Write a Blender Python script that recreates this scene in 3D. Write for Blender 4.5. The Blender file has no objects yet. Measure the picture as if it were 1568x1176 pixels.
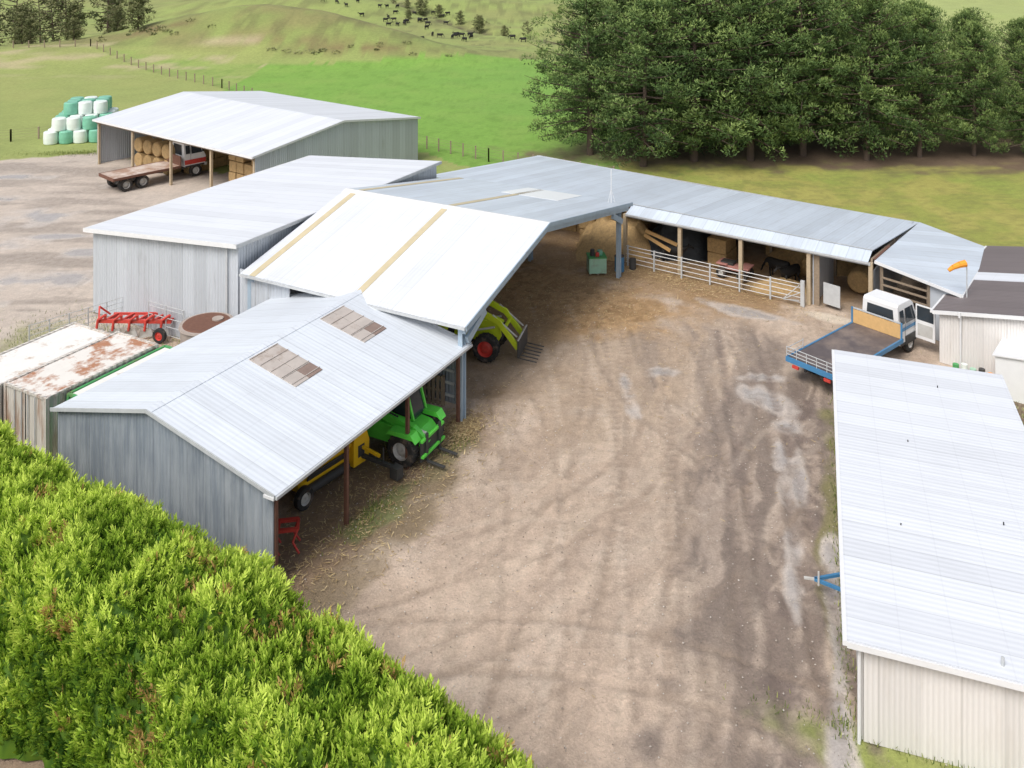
import bpy, math, random
import numpy as np
from mathutils import Vector, Matrix, Euler
random.seed(7); rng=np.random.default_rng(11)
scn=bpy.context.scene
R=math.radians
# ------------------------------------------------------------------ materials
def nt(name):
    m=bpy.data.materials.new(name); m.use_nodes=True
    t=m.node_tree; b=t.nodes['Principled BSDF']
    return m,t,b
def N(t,typ,**k):
    n=t.nodes.new(typ)
    for a,v in k.items(): setattr(n,a,v)
    return n
def math_(t,op,a,b=None,c=None):
    n=N(t,'ShaderNodeMath',operation=op)
    for i,x in enumerate((a,b,c)):
        if x is None: continue
        if isinstance(x,(int,float)): n.inputs[i].default_value=x
        else: t.links.new(x,n.inputs[i])
    return n.outputs[0]
def mixc(t,f,a,b,mode='MIX'):
    n=N(t,'ShaderNodeMix',data_type='RGBA',blend_type=mode)
    for i,x in ((0,f),(6,a),(7,b)):
        if isinstance(x,(int,float)): n.inputs[i].default_value=x
        elif isinstance(x,(tuple,list)): n.inputs[i].default_value=(*x[:3],1)
        else: t.links.new(x,n.inputs[i])
    return n.outputs[2]
def noise(t,scale,detail=4,rough=.6,vec=None):
    n=N(t,'ShaderNodeTexNoise'); n.inputs['Scale'].default_value=scale
    n.inputs['Detail'].default_value=detail; n.inputs['Roughness'].default_value=rough
    if vec: t.links.new(vec,n.inputs['Vector'])
    return n.outputs['Fac']
def maprange(t,v,a,b,c=0,d=1):
    n=N(t,'ShaderNodeMapRange'); t.links.new(v,n.inputs[0])
    for i,x in enumerate((a,b,c,d)): n.inputs[i+1].default_value=x
    return n.outputs[0]
def M(name,col,rough=.6,metal=0,amt=.25,scale=3,dirt=None,dscale=1.2,dth=(.5,.75),bump=0,bscale=30):
    m,t,b=nt(name)
    tc=N(t,'ShaderNodeTexCoord').outputs['Object']
    f=noise(t,scale,5,.65,tc)
    c=mixc(t,f,tuple(x*(1-amt) for x in col),tuple(min(1,x*(1+amt)) for x in col))
    if dirt:
        d=maprange(t,noise(t,dscale,6,.7,tc),*dth)
        c=mixc(t,d,c,dirt)
    t.links.new(c,b.inputs['Base Color'])
    b.inputs['Roughness'].default_value=rough; b.inputs['Metallic'].default_value=metal
    if bump:
        bn=N(t,'ShaderNodeBump'); bn.inputs['Strength'].default_value=bump; bn.inputs['Distance'].default_value=.05
        t.links.new(noise(t,bscale,4,.7,tc),bn.inputs['Height']); t.links.new(bn.outputs[0],b.inputs['Normal'])
    return m
def rib(name,col,axis,pitch=.2,sheet=.78,rough=.45,stain=(.3,.3,.3),samt=.25,metal=0,depth=.02,jd=.82,sth=(.5,.85),var=.07,lines=None,bs=.6,ra=.04):
    """profiled sheet metal: ribs across `axis` of the object's own frame"""
    m,t,b=nt(name)
    tc=N(t,'ShaderNodeTexCoord').outputs['Object']
    s=N(t,'ShaderNodeSeparateXYZ'); t.links.new(tc,s.inputs[0])
    x,y,z=s.outputs
    c={'x':x,'y':y,'xy':math_(t,'ADD',x,y)}[axis]
    sn=math_(t,'SINE',math_(t,'MULTIPLY',c,2*math.pi/pitch))
    q=math_(t,'DIVIDE',c,sheet)
    fr=math_(t,'FRACT',q); joint=math_(t,'LESS_THAN',fr,.045)
    wn=N(t,'ShaderNodeTexWhiteNoise',noise_dimensions='1D'); t.links.new(math_(t,'FLOOR',q),wn.inputs['W'])
    mp=N(t,'ShaderNodeMapping'); t.links.new(tc,mp.inputs[0])
    mp.inputs['Scale'].default_value={'x':(2.2,.25,.25),'y':(.25,2.2,.25),'xy':(2.2,2.2,.22)}[axis]
    streak=noise(t,1.6,6,.7,mp.outputs[0]); big=noise(t,.35,4,.6,tc)
    d=maprange(t,math_(t,'ADD',math_(t,'MULTIPLY',streak,.6),math_(t,'MULTIPLY',big,.4)),sth[0],sth[1],0,samt)
    base=mixc(t,wn.outputs[0],tuple(v*(1-var) for v in col),tuple(min(1,v*(1+var*.5)) for v in col))
    base=mixc(t,d,base,stain)
    k=math_(t,'MULTIPLY',math_(t,'SUBTRACT',1,math_(t,'MULTIPLY',joint,1-jd)),math_(t,'ADD',1-ra,math_(t,'MULTIPLY',sn,ra)))
    if lines:
        o={'x':y,'y':x,'xy':z}[axis]
        l=math_(t,'LESS_THAN',math_(t,'FRACT',math_(t,'DIVIDE',o,lines)),.03)
        k=math_(t,'MULTIPLY',k,math_(t,'SUBTRACT',1,math_(t,'MULTIPLY',l,.05)))
    hs=N(t,'ShaderNodeVectorMath',operation='SCALE'); t.links.new(base,hs.inputs[0]); t.links.new(k,hs.inputs['Scale'])
    t.links.new(hs.outputs[0],b.inputs['Base Color'])
    b.inputs['Roughness'].default_value=rough; b.inputs['Metallic'].default_value=metal
    bn=N(t,'ShaderNodeBump'); bn.inputs['Strength'].default_value=bs; bn.inputs['Distance'].default_value=depth
    t.links.new(sn,bn.inputs['Height']); t.links.new(bn.outputs[0],b.inputs['Normal'])
    return m
WHITE=(.74,.77,.82)
RK=dict(lines=1.2,bs=.12,ra=.022,jd=.84,pitch=.19)
mt={}
mt['roofx']=rib('roof_sheet_x',(.77,.80,.85),'x',stain=(.50,.52,.54),samt=.45,sth=(.48,.8),**RK)
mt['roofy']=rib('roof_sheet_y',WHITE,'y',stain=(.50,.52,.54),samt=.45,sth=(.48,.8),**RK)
mt['roofold']=rib('weathered_roof_sheet',(.73,.78,.84),'x',stain=(.52,.54,.56),samt=.5,sth=(.46,.76),var=.08,**RK)
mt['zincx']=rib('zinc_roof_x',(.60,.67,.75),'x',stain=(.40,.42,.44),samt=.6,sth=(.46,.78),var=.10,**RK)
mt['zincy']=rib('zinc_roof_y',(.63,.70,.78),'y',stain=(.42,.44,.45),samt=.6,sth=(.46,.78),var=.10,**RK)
mt['brownroof']=rib('brown_roof',(.20,.17,.17),'y',stain=(.3,.28,.26),bs=.3)
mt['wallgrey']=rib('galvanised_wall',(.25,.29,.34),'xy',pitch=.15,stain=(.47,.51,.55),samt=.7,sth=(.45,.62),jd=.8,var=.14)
mt['walllight']=rib('pale_zinc_wall',(.56,.60,.65),'xy',pitch=.18,stain=(.26,.26,.26),samt=.7,sth=(.54,.74),jd=.8,var=.1)
mt['wallcream']=rib('cream_wall',(.77,.75,.73),'xy',pitch=.12,sheet=.9,stain=(.48,.42,.34),samt=.5,sth=(.50,.78),jd=.85,bs=.4)
mt['trim']=M('white_trim',(.76,.77,.78),.5,amt=.1)
mt['steel']=M('blue_grey_steel',(.36,.46,.55),.5,amt=.2,dirt=(.2,.16,.12),dth=(.62,.8))
mt['rustpost']=M('rusty_post',(.16,.075,.05),.8,amt=.4,scale=6)
mt['timber']=M('weathered_timber',(.28,.22,.16),.9,amt=.4,scale=8)
mt['paletimber']=M('pale_timber',(.46,.37,.25),.9,amt=.3,scale=8)
mt['darkmetal']=M('dark_metal',(.05,.05,.05),.6,amt=.4)
mt['black']=M('black_rubber',(.025,.025,.025),.85,amt=.4,dirt=(.17,.13,.10),dscale=3,dth=(.5,.7))
mt['glass']=M('dark_glass',(.04,.05,.06),.08,amt=.1)
mt['skyl']=M('aged_fibreglass',(.50,.45,.41),.6,amt=.22,scale=2,dirt=(.32,.25,.20),dscale=1.1,dth=(.55,.7))
mt['skyl2']=M('brown_fibreglass',(.26,.19,.16),.7,amt=.3,scale=3)
mt['yellowstrip']=M('yellowed_fibreglass',(.58,.50,.33),.55,amt=.2,scale=2)
mt['brightroof']=M('clear_fibreglass',(.84,.87,.88),.4,amt=.04)
mt['hay']=M('hay',(.50,.34,.16),.95,amt=.45,scale=9,dirt=(.30,.21,.11),dscale=4,bump=1,bscale=25)
mt['lime']=M('lime_paint',(.58,.72,.03),.35,amt=.12,dirt=(.25,.2,.12),dth=(.68,.88))
mt['green']=M('green_paint',(.15,.78,.09),.35,amt=.12,dirt=(.2,.2,.1),dth=(.70,.9))
mt['yellow']=M('yellow_paint',(.90,.55,.02),.4,amt=.12,dirt=(.2,.15,.08),dth=(.70,.88))
mt['red']=M('red_paint',(.58,.06,.045),.5,amt=.25,dirt=(.15,.09,.06),dth=(.58,.78))
mt['white']=M('white_paint',(.80,.81,.82),.35,amt=.06,dirt=(.45,.4,.33),dth=(.64,.85))
mt['blue']=M('blue_paint',(.06,.22,.42),.4,amt=.2,dirt=(.2,.17,.14),dth=(.6,.8))
mt['deck']=M('deck_plate',(.12,.10,.10),.5,amt=.4,scale=2,dirt=(.25,.2,.17),dscale=.8,dth=(.45,.7))
mt['ply']=M('plywood',(.66,.42,.18),.7,amt=.2,scale=5)
mt['galv']=M('galvanised_rail',(.50,.52,.53),.45,amt=.25)
mt['rail']=M('pale_rail',(.66,.67,.67),.45,amt=.2)
mt['rim']=M('grey_rim',(.55,.55,.53),.5,amt=.2,dirt=(.25,.2,.15))
mt['rustwhite']=M('rusty_white_top',(.76,.73,.68),.7,amt=.10,scale=3,dirt=(.42,.20,.11),dscale=.9,dth=(.47,.58))
mt['cleanwhite']=M('faded_white_top',(.80,.79,.75),.7,amt=.08,scale=3,dirt=(.45,.30,.20),dscale=1.1,dth=(.56,.70))
mt['rustend']=rib('rusty_container_side',(.74,.70,.64),'xy',pitch=.28,sheet=3,depth=.05,stain=(.38,.19,.10),samt=1,sth=(.50,.64))
mt['greencont']=M('green_container',(.08,.36,.12),.6,amt=.2,dirt=(.25,.2,.1))
mt['wrapg']=M('green_bale_wrap',(.20,.50,.36),.35,amt=.2,scale=4,bump=.5,bscale=8)
mt['wrapw']=M('white_bale_wrap',(.78,.85,.81),.35,amt=.08,scale=4,bump=.5,bscale=8)
mt['mint']=M('mint_paint',(.38,.64,.48),.5,amt=.15,dirt=(.3,.25,.2))
mt['conc']=M('concrete',(.40,.34,.30),.9,amt=.3,scale=2,bump=.4)
mt['tarp']=M('black_tarp',(.02,.025,.03),.4,amt=.4,bump=.8,bscale=4)
mt['pink']=M('faded_red_cloth',(.5,.23,.2),.8,amt=.3)
mt['orange']=M('orange_fabric',(.9,.33,.03),.7,amt=.15)
mt['rustdeck']=M('rusty_deck',(.40,.26,.19),.8,amt=.4,scale=1.5,dirt=(.62,.54,.48),dscale=.8,dth=(.42,.6))
mt['bark']=M('bark',(.11,.08,.06),.95,amt=.4,scale=6)
mt['cow']=M('black_hide',(.012,.011,.011),.7,amt=.4)
def leafmat(name,dark,mid,light,rough=.65,trans=.25,brown=None):
    m,t,b=nt(name)
    at=N(t,'ShaderNodeAttribute',attribute_name='tint').outputs['Fac']
    r=N(t,'ShaderNodeValToRGB'); t.links.new(at,r.inputs[0])
    r.color_ramp.elements[0].position=.15; r.color_ramp.elements[0].color=(*dark,1)
    r.color_ramp.elements[1].position=.85; r.color_ramp.elements[1].color=(*light,1)
    e=r.color_ramp.elements.new(.5); e.color=(*mid,1)
    c=r.outputs[0]
    if brown:
        e=r.color_ramp.elements.new(.97); e.color=(*light,1); e=r.color_ramp.elements.new(1.0); e.color=(*brown,1)
    t.links.new(c,b.inputs['Base Color']); b.inputs['Roughness'].default_value=rough
    b.inputs['Specular IOR Level'].default_value=.25
    if trans:
        tr=N(t,'ShaderNodeBsdfTranslucent'); t.links.new(c,tr.inputs[0])
        mx=N(t,'ShaderNodeMixShader'); mx.inputs[0].default_value=trans
        t.links.new(b.outputs[0],mx.inputs[1]); t.links.new(tr.outputs[0],mx.inputs[2])
        t.links.new(mx.outputs[0],t.nodes['Material Output'].inputs[0])
    return m
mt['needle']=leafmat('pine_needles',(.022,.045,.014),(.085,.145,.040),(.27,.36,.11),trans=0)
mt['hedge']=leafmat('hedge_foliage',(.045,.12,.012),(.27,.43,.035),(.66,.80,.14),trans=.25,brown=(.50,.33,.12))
mt['bush']=leafmat('bush_foliage',(.05,.07,.025),(.15,.17,.07),(.29,.28,.14),trans=0)
mt['grassblade']=leafmat('grass_blades',(.08,.12,.02),(.18,.24,.05),(.34,.36,.11),trans=0)
mt['strawm']=leafmat('straw',(.26,.18,.09),(.46,.34,.17),(.68,.54,.30),trans=0)
mt['stonem']=leafmat('stones',(.22,.18,.15),(.38,.33,.28),(.60,.56,.51),trans=0)
# ------------------------------------------------------------------ mesh builder
class MB:
    def __init__(s): s.v=[];s.f=[];s.m=[];s.ms=[]
    def mi(s,k):
        if k not in s.ms: s.ms.append(k)
        return s.ms.index(k)
    def add(s,vs,fs,k):
        o=len(s.v); s.v+= [tuple(v) for v in vs]; i=s.mi(k)
        for f in fs: s.f.append(tuple(o+a for a in f)); s.m.append(i)
    def box(s,x0,x1,y0,y1,z0,z1,k,rot=None,piv=None):
        vs=[Vector((x,y,z)) for x in(x0,x1) for y in(y0,y1) for z in(z0,z1)]
        if rot:
            p=Vector(piv) if piv else Vector(((x0+x1)/2,(y0+y1)/2,(z0+z1)/2)); e=Euler(rot).to_matrix()
            vs=[e@(v-p)+p for v in vs]
        s.add(vs,[(0,1,3,2),(4,6,7,5),(0,4,5,1),(2,3,7,6),(0,2,6,4),(1,5,7,3)],k)
    def beam(s,a,b,w,h,k,up=(0,0,1)):
        a=Vector(a);b=Vector(b);d=(b-a).normalized();u=Vector(up)
        if abs(d.dot(u))>.98:u=Vector((1,0,0))
        sd=d.cross(u).normalized()*w/2;u2=sd.cross(d).normalized()*h/2
        vs=[p+i*sd+j*u2 for p in(a,b) for i,j in((-1,-1),(1,-1),(1,1),(-1,1))]
        s.add(vs,[(3,2,1,0),(4,5,6,7),(0,1,5,4),(1,2,6,5),(2,3,7,6),(3,0,4,7)],k)
    def cyl(s,a,b,r0,r1,k,n=10,cap=True):
        a=Vector(a);b=Vector(b);d=(b-a).normalized();u=Vector((0,0,1)) if abs(d.z)<.95 else Vector((1,0,0))
        e=d.cross(u).normalized();g=e.cross(d)
        vs=[];
        for p,r in((a,r0),(b,r1)):
            for i in range(n):
                t=2*math.pi*i/n; vs.append(p+e*math.cos(t)*r+g*math.sin(t)*r)
        fs=[(i,(i+1)%n,n+(i+1)%n,n+i) for i in range(n)]
        if cap: fs+=[tuple(range(n-1,-1,-1)),tuple(range(n,2*n))]
        s.add(vs,fs,k)
    def path(s,pts,r,k,n=8):
        for a,b in zip(pts,pts[1:]): s.cyl(a,b,r,r,k,n)
    def slab(s,ps,t,k,dirn=(0,0,-1)):
        n=len(ps); d=Vector(dirn)*t
        vs=[Vector(p) for p in ps]+[Vector(p)+d for p in ps]
        s.add(vs,[tuple(range(n)),tuple(range(2*n-1,n-1,-1))]+[(i,n+i,n+(i+1)%n,(i+1)%n) for i in range(n)],k)
    def prism(s,prof,wf,k,y=0):
        n=len(prof); g=wf if callable(wf) else (lambda z:wf)
        vs=[(x,y-g(z)/2,z) for x,z in prof]+[(x,y+g(z)/2,z) for x,z in prof]
        s.add(vs,[tuple(range(n)),tuple(range(2*n-1,n-1,-1))]+[(i,n+i,n+(i+1)%n,(i+1)%n) for i in range(n)],k)
    def wheel(s,x,y,z,Rr,w,rr,rim='rim',n=24,lugs=True):
        pr=[(.02,-.30),(rr*.4,-.30),(rr*.85,-.12),(rr,-.47),(Rr*.9,-.5),(Rr*.98,-.4),(Rr*.98,.4),(Rr*.9,.5),(rr,.47),(rr*.85,.12),(rr*.4,.30),(.02,.30)]
        for j in range(len(pr)-1):
            k='black' if 3<=j<=7 else rim
            vs=[]
            for r,o in(pr[j],pr[j+1]):
                for i in range(n):
                    t=2*math.pi*i/n; vs.append((x+r*math.cos(t),y+o*w,z+r*math.sin(t)))
            s.add(vs,[(i,(i+1)%n,n+(i+1)%n,n+i) for i in range(n)],k)
        if lugs:
            for i in range(18):
                t=2*math.pi*i/18
                for sd in(-1,1):
                    c=Vector((x+math.cos(t+sd*.09)*Rr*.98,y+sd*w*.24,z+math.sin(t+sd*.09)*Rr*.98))
                    s.box(c.x-Rr*.04,c.x+Rr*.04,c.y-w*.22,c.y+w*.22,c.z-Rr*.03,c.z+Rr*.03,'black',rot=(0,-t,0))
    def build(s,name,parent=None,loc=(0,0,0),rz=0,bev=0,smooth=False,sc=1):
        me=bpy.data.meshes.new(name); me.from_pydata(s.v,[],s.f)
        for k in s.ms: me.materials.append(mt[k])
        me.polygons.foreach_set('material_index',s.m); me.update()
        import bmesh
        bm=bmesh.new(); bm.from_mesh(me); bmesh.ops.recalc_face_normals(bm,faces=bm.faces); bm.to_mesh(me); bm.free()
        ob=bpy.data.objects.new(name,me); scn.collection.objects.link(ob)
        ob.location=loc; ob.rotation_euler=(0,0,rz); ob.scale=(sc,sc,sc)
        if parent: ob.parent=parent
        if bev:
            b=ob.modifiers.new('bevel','BEVEL'); b.width=bev; b.segments=2; b.limit_method='ANGLE'; b.angle_limit=R(40)
        if smooth: me.polygons.foreach_set('use_smooth',[True]*len(me.polygons))
        return ob
def empty(name,loc=(0,0,0),rz=0):
    e=bpy.data.objects.new(name,None); scn.collection.objects.link(e); e.location=loc; e.rotation_euler=(0,0,rz); e.empty_display_size=.5
    return e
def npmesh(name,V,Q,mats,mi=None,tint=None,col=None,smooth=False):
    me=bpy.data.meshes.new(name); V=np.asarray(V,np.float32); Q=np.asarray(Q,np.int32)
    me.vertices.add(len(V)); me.vertices.foreach_set('co',V.ravel())
    me.loops.add(Q.size); me.loops.foreach_set('vertex_index',Q.ravel())
    me.polygons.add(len(Q)); me.polygons.foreach_set('loop_start',np.arange(0,Q.size,4,dtype=np.int32))
    for k in mats: me.materials.append(k)
    if mi is not None: me.polygons.foreach_set('material_index',np.asarray(mi,np.int32))
    if smooth: me.polygons.foreach_set('use_smooth',np.ones(len(Q),bool))
    me.update(calc_edges=True)
    if tint is not None:
        a=me.attributes.new('tint','FLOAT','POINT'); a.data.foreach_set('value',np.asarray(tint,np.float32))
    if col is not None:
        a=me.attributes.new('gcol','FLOAT_COLOR','POINT'); a.data.foreach_set('color',np.asarray(col,np.float32).ravel())
    me.validate()
    return me
def link(name,me,loc=(0,0,0),rz=0,sc=(1,1,1)):
    o=bpy.data.objects.new(name,me); scn.collection.objects.link(o); o.location=loc; o.rotation_euler=(0,0,rz); o.scale=sc
    return o
def unit(a): return a/(np.linalg.norm(a,axis=-1,keepdims=True)+1e-9)
# ------------------------------------------------------------------ noise
def vn(x,y,s):
    xi=np.floor(x);yi=np.floor(y);fx=x-xi;fy=y-yi;fx=fx*fx*(3-2*fx);fy=fy*fy*(3-2*fy)
    def h(a,b):
        v=np.sin(a*127.1+b*311.7+s*74.7)*43758.5453; return v-np.floor(v)
    return (h(xi,yi)*(1-fx)+h(xi+1,yi)*fx)*(1-fy)+(h(xi,yi+1)*(1-fx)+h(xi+1,yi+1)*fx)*fy
def fbm(x,y,s=0,o=4):
    r=0;a=.5;t=0
    for i in range(o): r=r+a*vn(x*2**i,y*2**i,s+i*3);t+=a;a*=.55
    return r/t
def inpoly(x,y,P):
    c=np.zeros(x.shape,bool);n=len(P)
    for i in range(n):
        x0,y0=P[i];x1,y1=P[(i+1)%n]
        k=((y0>y)!=(y1>y))&(x<(x1-x0)*(y-y0)/((y1-y0) if y1!=y0 else 1e-9)+x0); c^=k
    return c
def sst(a,b,x): t=np.clip((x-a)/(b-a),0,1); return t*t*(3-2*t)
def gz(x,y):
    x=np.asarray(x,float);y=np.asarray(y,float)
    m=sst(88,135,y)
    def g(cx,cy,sx,sy,h,r=0):
        c,s=math.cos(r),math.sin(r);dx=x-cx;dy=y-cy
        return h*np.exp(-(((dx*c+dy*s)/sx)**2+((-dx*s+dy*c)/sy)**2))
    z=g(-42,151,25,11,7.2,-.14)+g(-78,138,26,12,2.0,.1)+g(-20,143,14,6,1.6,-.3)
    z=z-6.5*sst(156,205,y)*(1-sst(330,480,y))+g(-70,285,46,20,6,-.15)+g(-15,300,40,14,4,-.1)+g(70,250,40,30,4)
    z=z-1.6*np.exp(-((y-(276-1.5*(x+27)))/7)**2)*(x>-45)*(x<25)
    z=z*m+(fbm(x*.02,y*.02,5)-.5)*3*sst(110,200,y)+(fbm(x*.09,y*.09,15)-.5)*1.8*sst(138,160,y)
    d=np.sqrt(x*x+y*y); z=z+fbm(x*.003,y*.003,9)*60*sst(380,900,d)
    return z
# ------------------------------------------------------------------ ground sheet
def axis(lo,hi,a,b,st,g=1.06):
    c=list(np.arange(a,b,st)); s=st;v=b
    r=[]
    while v<hi: r.append(v); s=min(s*g,90); v+=s
    s=st;v=a-st;l=[]
    while v>lo: l.append(v); s=min(s*g,90); v-=s
    return np.array(l[::-1]+c+r)
gx=axis(-1500,1500,-24,21,.12,1.035); gy=axis(-300,2600,17,57,.12,1.022)
X,Yg=np.meshgrid(gx,gy)
Z=gz(X,Yg)
YARD=[(-90,10),(-90,72),(-44,77.5),(-36.5,80.5),(-22,73),(-15,62),(-9,60),(-5,62),(6,69),(16,62),(24,56),(26,50),(30,44),(32,15),(22,-25),(-90,-25)]
wx=X+(fbm(X*.5,Yg*.5,1)-.5)*2.2; wy=Yg+(fbm(X*.5,Yg*.5,2)-.5)*2.2
yard=inpoly(wx,wy,YARD).astype(float)
n1=fbm(X*.12,Yg*.12,3);n2=fbm(X*.6,Yg*.6,4);n3=fbm(X*2.6,Yg*2.6,6)
C=np.zeros(X.shape+(4,))
def lay(mask,c,wet=None):
    mask=np.clip(mask,0,1)
    for i in range(3): C[...,i]=C[...,i]*(1-mask)+c[i]*mask
    if wet is not None: C[...,3]=C[...,3]*(1-mask)+wet*mask
lay(np.ones_like(X),(.25,.32,.09),0)
lay(sst(.45,.7,n1),(.31,.34,.11))
brightP=[(-62,137),(-36.7,114),(-10,84),(-2,74),(14,72),(30,110),(30,137),(-4,139),(-22,133),(-40,131)]
wx2=X+(n1-.5)*6; wy2=Yg+(n2-.5)*3
bp=inpoly(wx2,wy2,brightP).astype(float)
hill=sst(131,139,Yg)
zs=gz(X,Yg)
lay(hill,(.28,.34,.10)); lay(hill*sst(.40,.62,fbm(X*.05,Yg*.09,8))*.75,(.27,.28,.10))
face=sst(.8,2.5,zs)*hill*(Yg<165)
lay(face*.6,(.22,.27,.08))  # dull spur grass, darkened further: slope shading put into the ground colour
lay(face*sst(.46,.6,fbm(X*.12,Yg*.2,61))*.8,(.24,.22,.09))  # soil and rush patches, also deepening the painted shading of the slope
lay(hill*sst(.56,.66,fbm(X*.33,Yg*.4,12))*.6,(.15,.15,.06))
for cx,cy,rx,ry in((-58,146,7,3),(-24,138,9,2.2),(-40,140,6,2)):
    lay(np.exp(-(((X-cx)/rx)**2+((Yg-cy)/ry)**2))*sst(.40,.55,fbm(X*.5,Yg*.6,13))*.85,(.20,.14,.07))
tr_=np.sin((Z*6.5)+(n1*6))
lay(hill*sst(.6,1,tr_)*.35,(.19,.22,.075))
lay(bp*.92,(.185,.355,.055)); lay(bp*sst(.45,.75,fbm(X*.25,Yg*.25,33))*.35,(.25,.36,.08)); lay(bp*sst(.5,.7,fbm(X*.06,Yg*.15,35))*.4,(.16,.31,.055))
lay(np.exp(-((Yg-(276-1.5*(X+27)))/3.2)**2)*((X>-45)&(X<25))*sst(.3,.5,n2)*.9,(.09,.075,.045))
lay(((X<-36)&(Yg<139)).astype(float)*.6,(.31,.34,.11))
lay(((X<-36)&(Yg<141)).astype(float)*sst(.56,.66,fbm(X*.2,Yg*.8,71))*sst(118,128,Yg)*.7,(.46,.38,.24))
lay(((X>20)&(Yg>150)).astype(float)*.7,(.38,.44,.16))
olive=((X>9)&(Yg<80)).astype(float)
lay(olive,(.29,.31,.07)); lay(olive*sst(.42,.64,n2)*.6,(.40,.35,.10)); lay(olive*sst(.55,.7,n1)*.5,(.24,.32,.06)); lay(olive*sst(.55,.62,fbm(X*1.2,Yg*2.2,81))*.4,(.20,.20,.06))
lay(bp*sst(.60,.66,fbm(X*.9,Yg*1.2,82))*.35,(.12,.25,.03))
def gb(cx,cy,rx,ry,rot=0,nz=.6):
    c,s=math.cos(rot),math.sin(rot);dx=X-cx;dy=Yg-cy
    d=np.sqrt(((dx*c+dy*s)/rx)**2+((-dx*s+dy*c)/ry)**2)+(n2-.5)*nz*2
    return 1-sst(.6,1.15,d)
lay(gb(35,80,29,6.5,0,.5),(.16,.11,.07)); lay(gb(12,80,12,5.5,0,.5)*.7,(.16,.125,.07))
def ani(ang,su,sv,seed):
    c,s=math.cos(R(ang)),math.sin(R(ang)); u=X*c+Yg*s; v=-X*s+Yg*c
    v=v+(n1-.5)*5
    return fbm(u*su,v*sv,seed)
st1=ani(78,.10,1.5,51); st2=ani(60,.12,1.9,52); st3=ani(71,.22,2.2,53); st4=ani(105,.12,1.7,54); st5=ani(74,.08,3.4,55)
G1=(.55,.43,.335)
gr=yard
lay(gr,G1,.1); lay(gr*sst(.38,.65,n1)*.8,(.46,.355,.27)); lay(gr*sst(.5,.72,n2)*.45,(.59,.49,.40)); lay(gr*sst(.52,.7,n3)*.35,(.34,.265,.20))
lay(gr*sst(.50,.62,st1)*.35,(.37,.285,.22),.3); lay(gr*sst(.52,.62,st2)*.3,(.62,.51,.40),.1); lay(gr*sst(.54,.64,st4)*.25,(.37,.29,.22),.25)
lay(gr*sst(.54,.62,st5)*.32*(X>-1),(.33,.26,.20),.4)
lay(gr*gb(1,42,10,7,0,.6)*.5,(.40,.30,.21),.2)
lay(gr*(X<-18)*.6,(.54,.49,.44),.4)
lay(gr*(X<-18)*sst(.5,.62,fbm(X*.12,Yg*.5,91))*.7,(.33,.28,.24),.8)
lay(gr*gb(9.3,31,13,3.4,R(71),.7)*.75,(.36,.29,.24),.75)
lay(gr*gb(9.3,31,13,3.6,R(71),.6)*sst(.46,.55,st3)*.85,(.21,.165,.135),.95)
lay(gr*gb(9.6,29,12,1.2,R(71.4),.7)*sst(.42,.55,n3)*.7,(.17,.13,.11),1.05)
lay(gr*gb(9.5,40,4.5,7,R(20),.8)*sst(.46,.56,st1)*.6,(.30,.24,.195),.7)
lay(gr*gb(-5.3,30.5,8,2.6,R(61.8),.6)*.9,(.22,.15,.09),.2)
lay(gr*gb(-3.9,29.0,5.5,.9,R(61.8),.8)*.5,(.26,.21,.13))
lay(gr*gb(-4.6,30.1,1.8,.6,R(61.8),1.0)*.8,(.19,.22,.08))
lay(gr*gb(-2.3,33.8,1.6,.7,R(61.8),.9)*.5,(.24,.22,.10))
lay(gr*gb(2.0,48.5,7,5,R(-30),.5)*.85,(.46,.29,.135),.1)
lay(gr*gb(2.0,48.5,7,5,R(-30),.5)*sst(.5,.6,n3)*.5,(.25,.15,.07),.1)
lay(gr*gb(9.5,50,7,2.6,R(-35),.6)*.8,(.38,.25,.135),.2)
lay(gr*gb(9,54,12,6,R(-35),.4)*.9,(.34,.22,.115),.1)
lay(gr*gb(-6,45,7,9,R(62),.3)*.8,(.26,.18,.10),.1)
lay(gr*gb(-22,38,5,10,R(60),.8)*.6,(.28,.29,.12),.1)
lay(gr*gb(-15,24,14,2.6,R(-31),.5)*.8,(.22,.15,.10),.1)
lay(gr*gb(10.4,29.2,9,.45,R(71.4),1.0)*.9,(.22,.20,.09),0)
lay(gr*gb(12.3,20.2,6,1.0,R(-18.6),.7)*.95,(.27,.31,.08),0)
lay(gr*gb(24,34,7,6,0,.5)*.9,(.27,.27,.11),0)
lay(gr*gb(16.2,45.6,1.7,.6,R(-35),.3),(.66,.57,.46),.1)
for cx,cy,rx,ry,r in[(4.9,38.8,.3,1.8,0),(6.6,40,.8,.4,0),(10.6,37.6,.6,1.0,20),(10.9,35.4,.5,.5,0),(8.9,24.6,.25,3.4,-18),(8.0,22.0,.25,2.0,-18),(10.2,32,.25,1.6,-18),(9.0,29,.2,1.8,-15),(11,39.5,.9,.3,0),(10.0,33.6,.25,1.0,-10),(9.6,27,.2,1.6,-18),(8.3,26.5,.18,1.4,-12),(9.4,31,.2,1.0,-14),
    (-32,62,1.8,1.2,0),(-35,55,3.6,1.0,20),(-27,50.5,3.2,.9,10),(-39,66,3,1,0),(-30,70,1.8,.7,30),(-33,48,4,1.3,0),(-25,55,2.6,.6,0),(-36,60,3,.6,0),(-29,58,2.6,.5,0),(-40,72,3,.8,0),(12.5,46,1.8,.5,-35)]:
    lay(gr*gb(cx,cy,rx*1.3,ry*1.3,R(r),1.1)*.8,(.56,.50,.45),.9)
    lay(gr*gb(cx,cy,rx*.8,ry*.8,R(r),1.2)*.8,(.38,.35,.33),1.3)
DZ=np.zeros_like(X)
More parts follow.
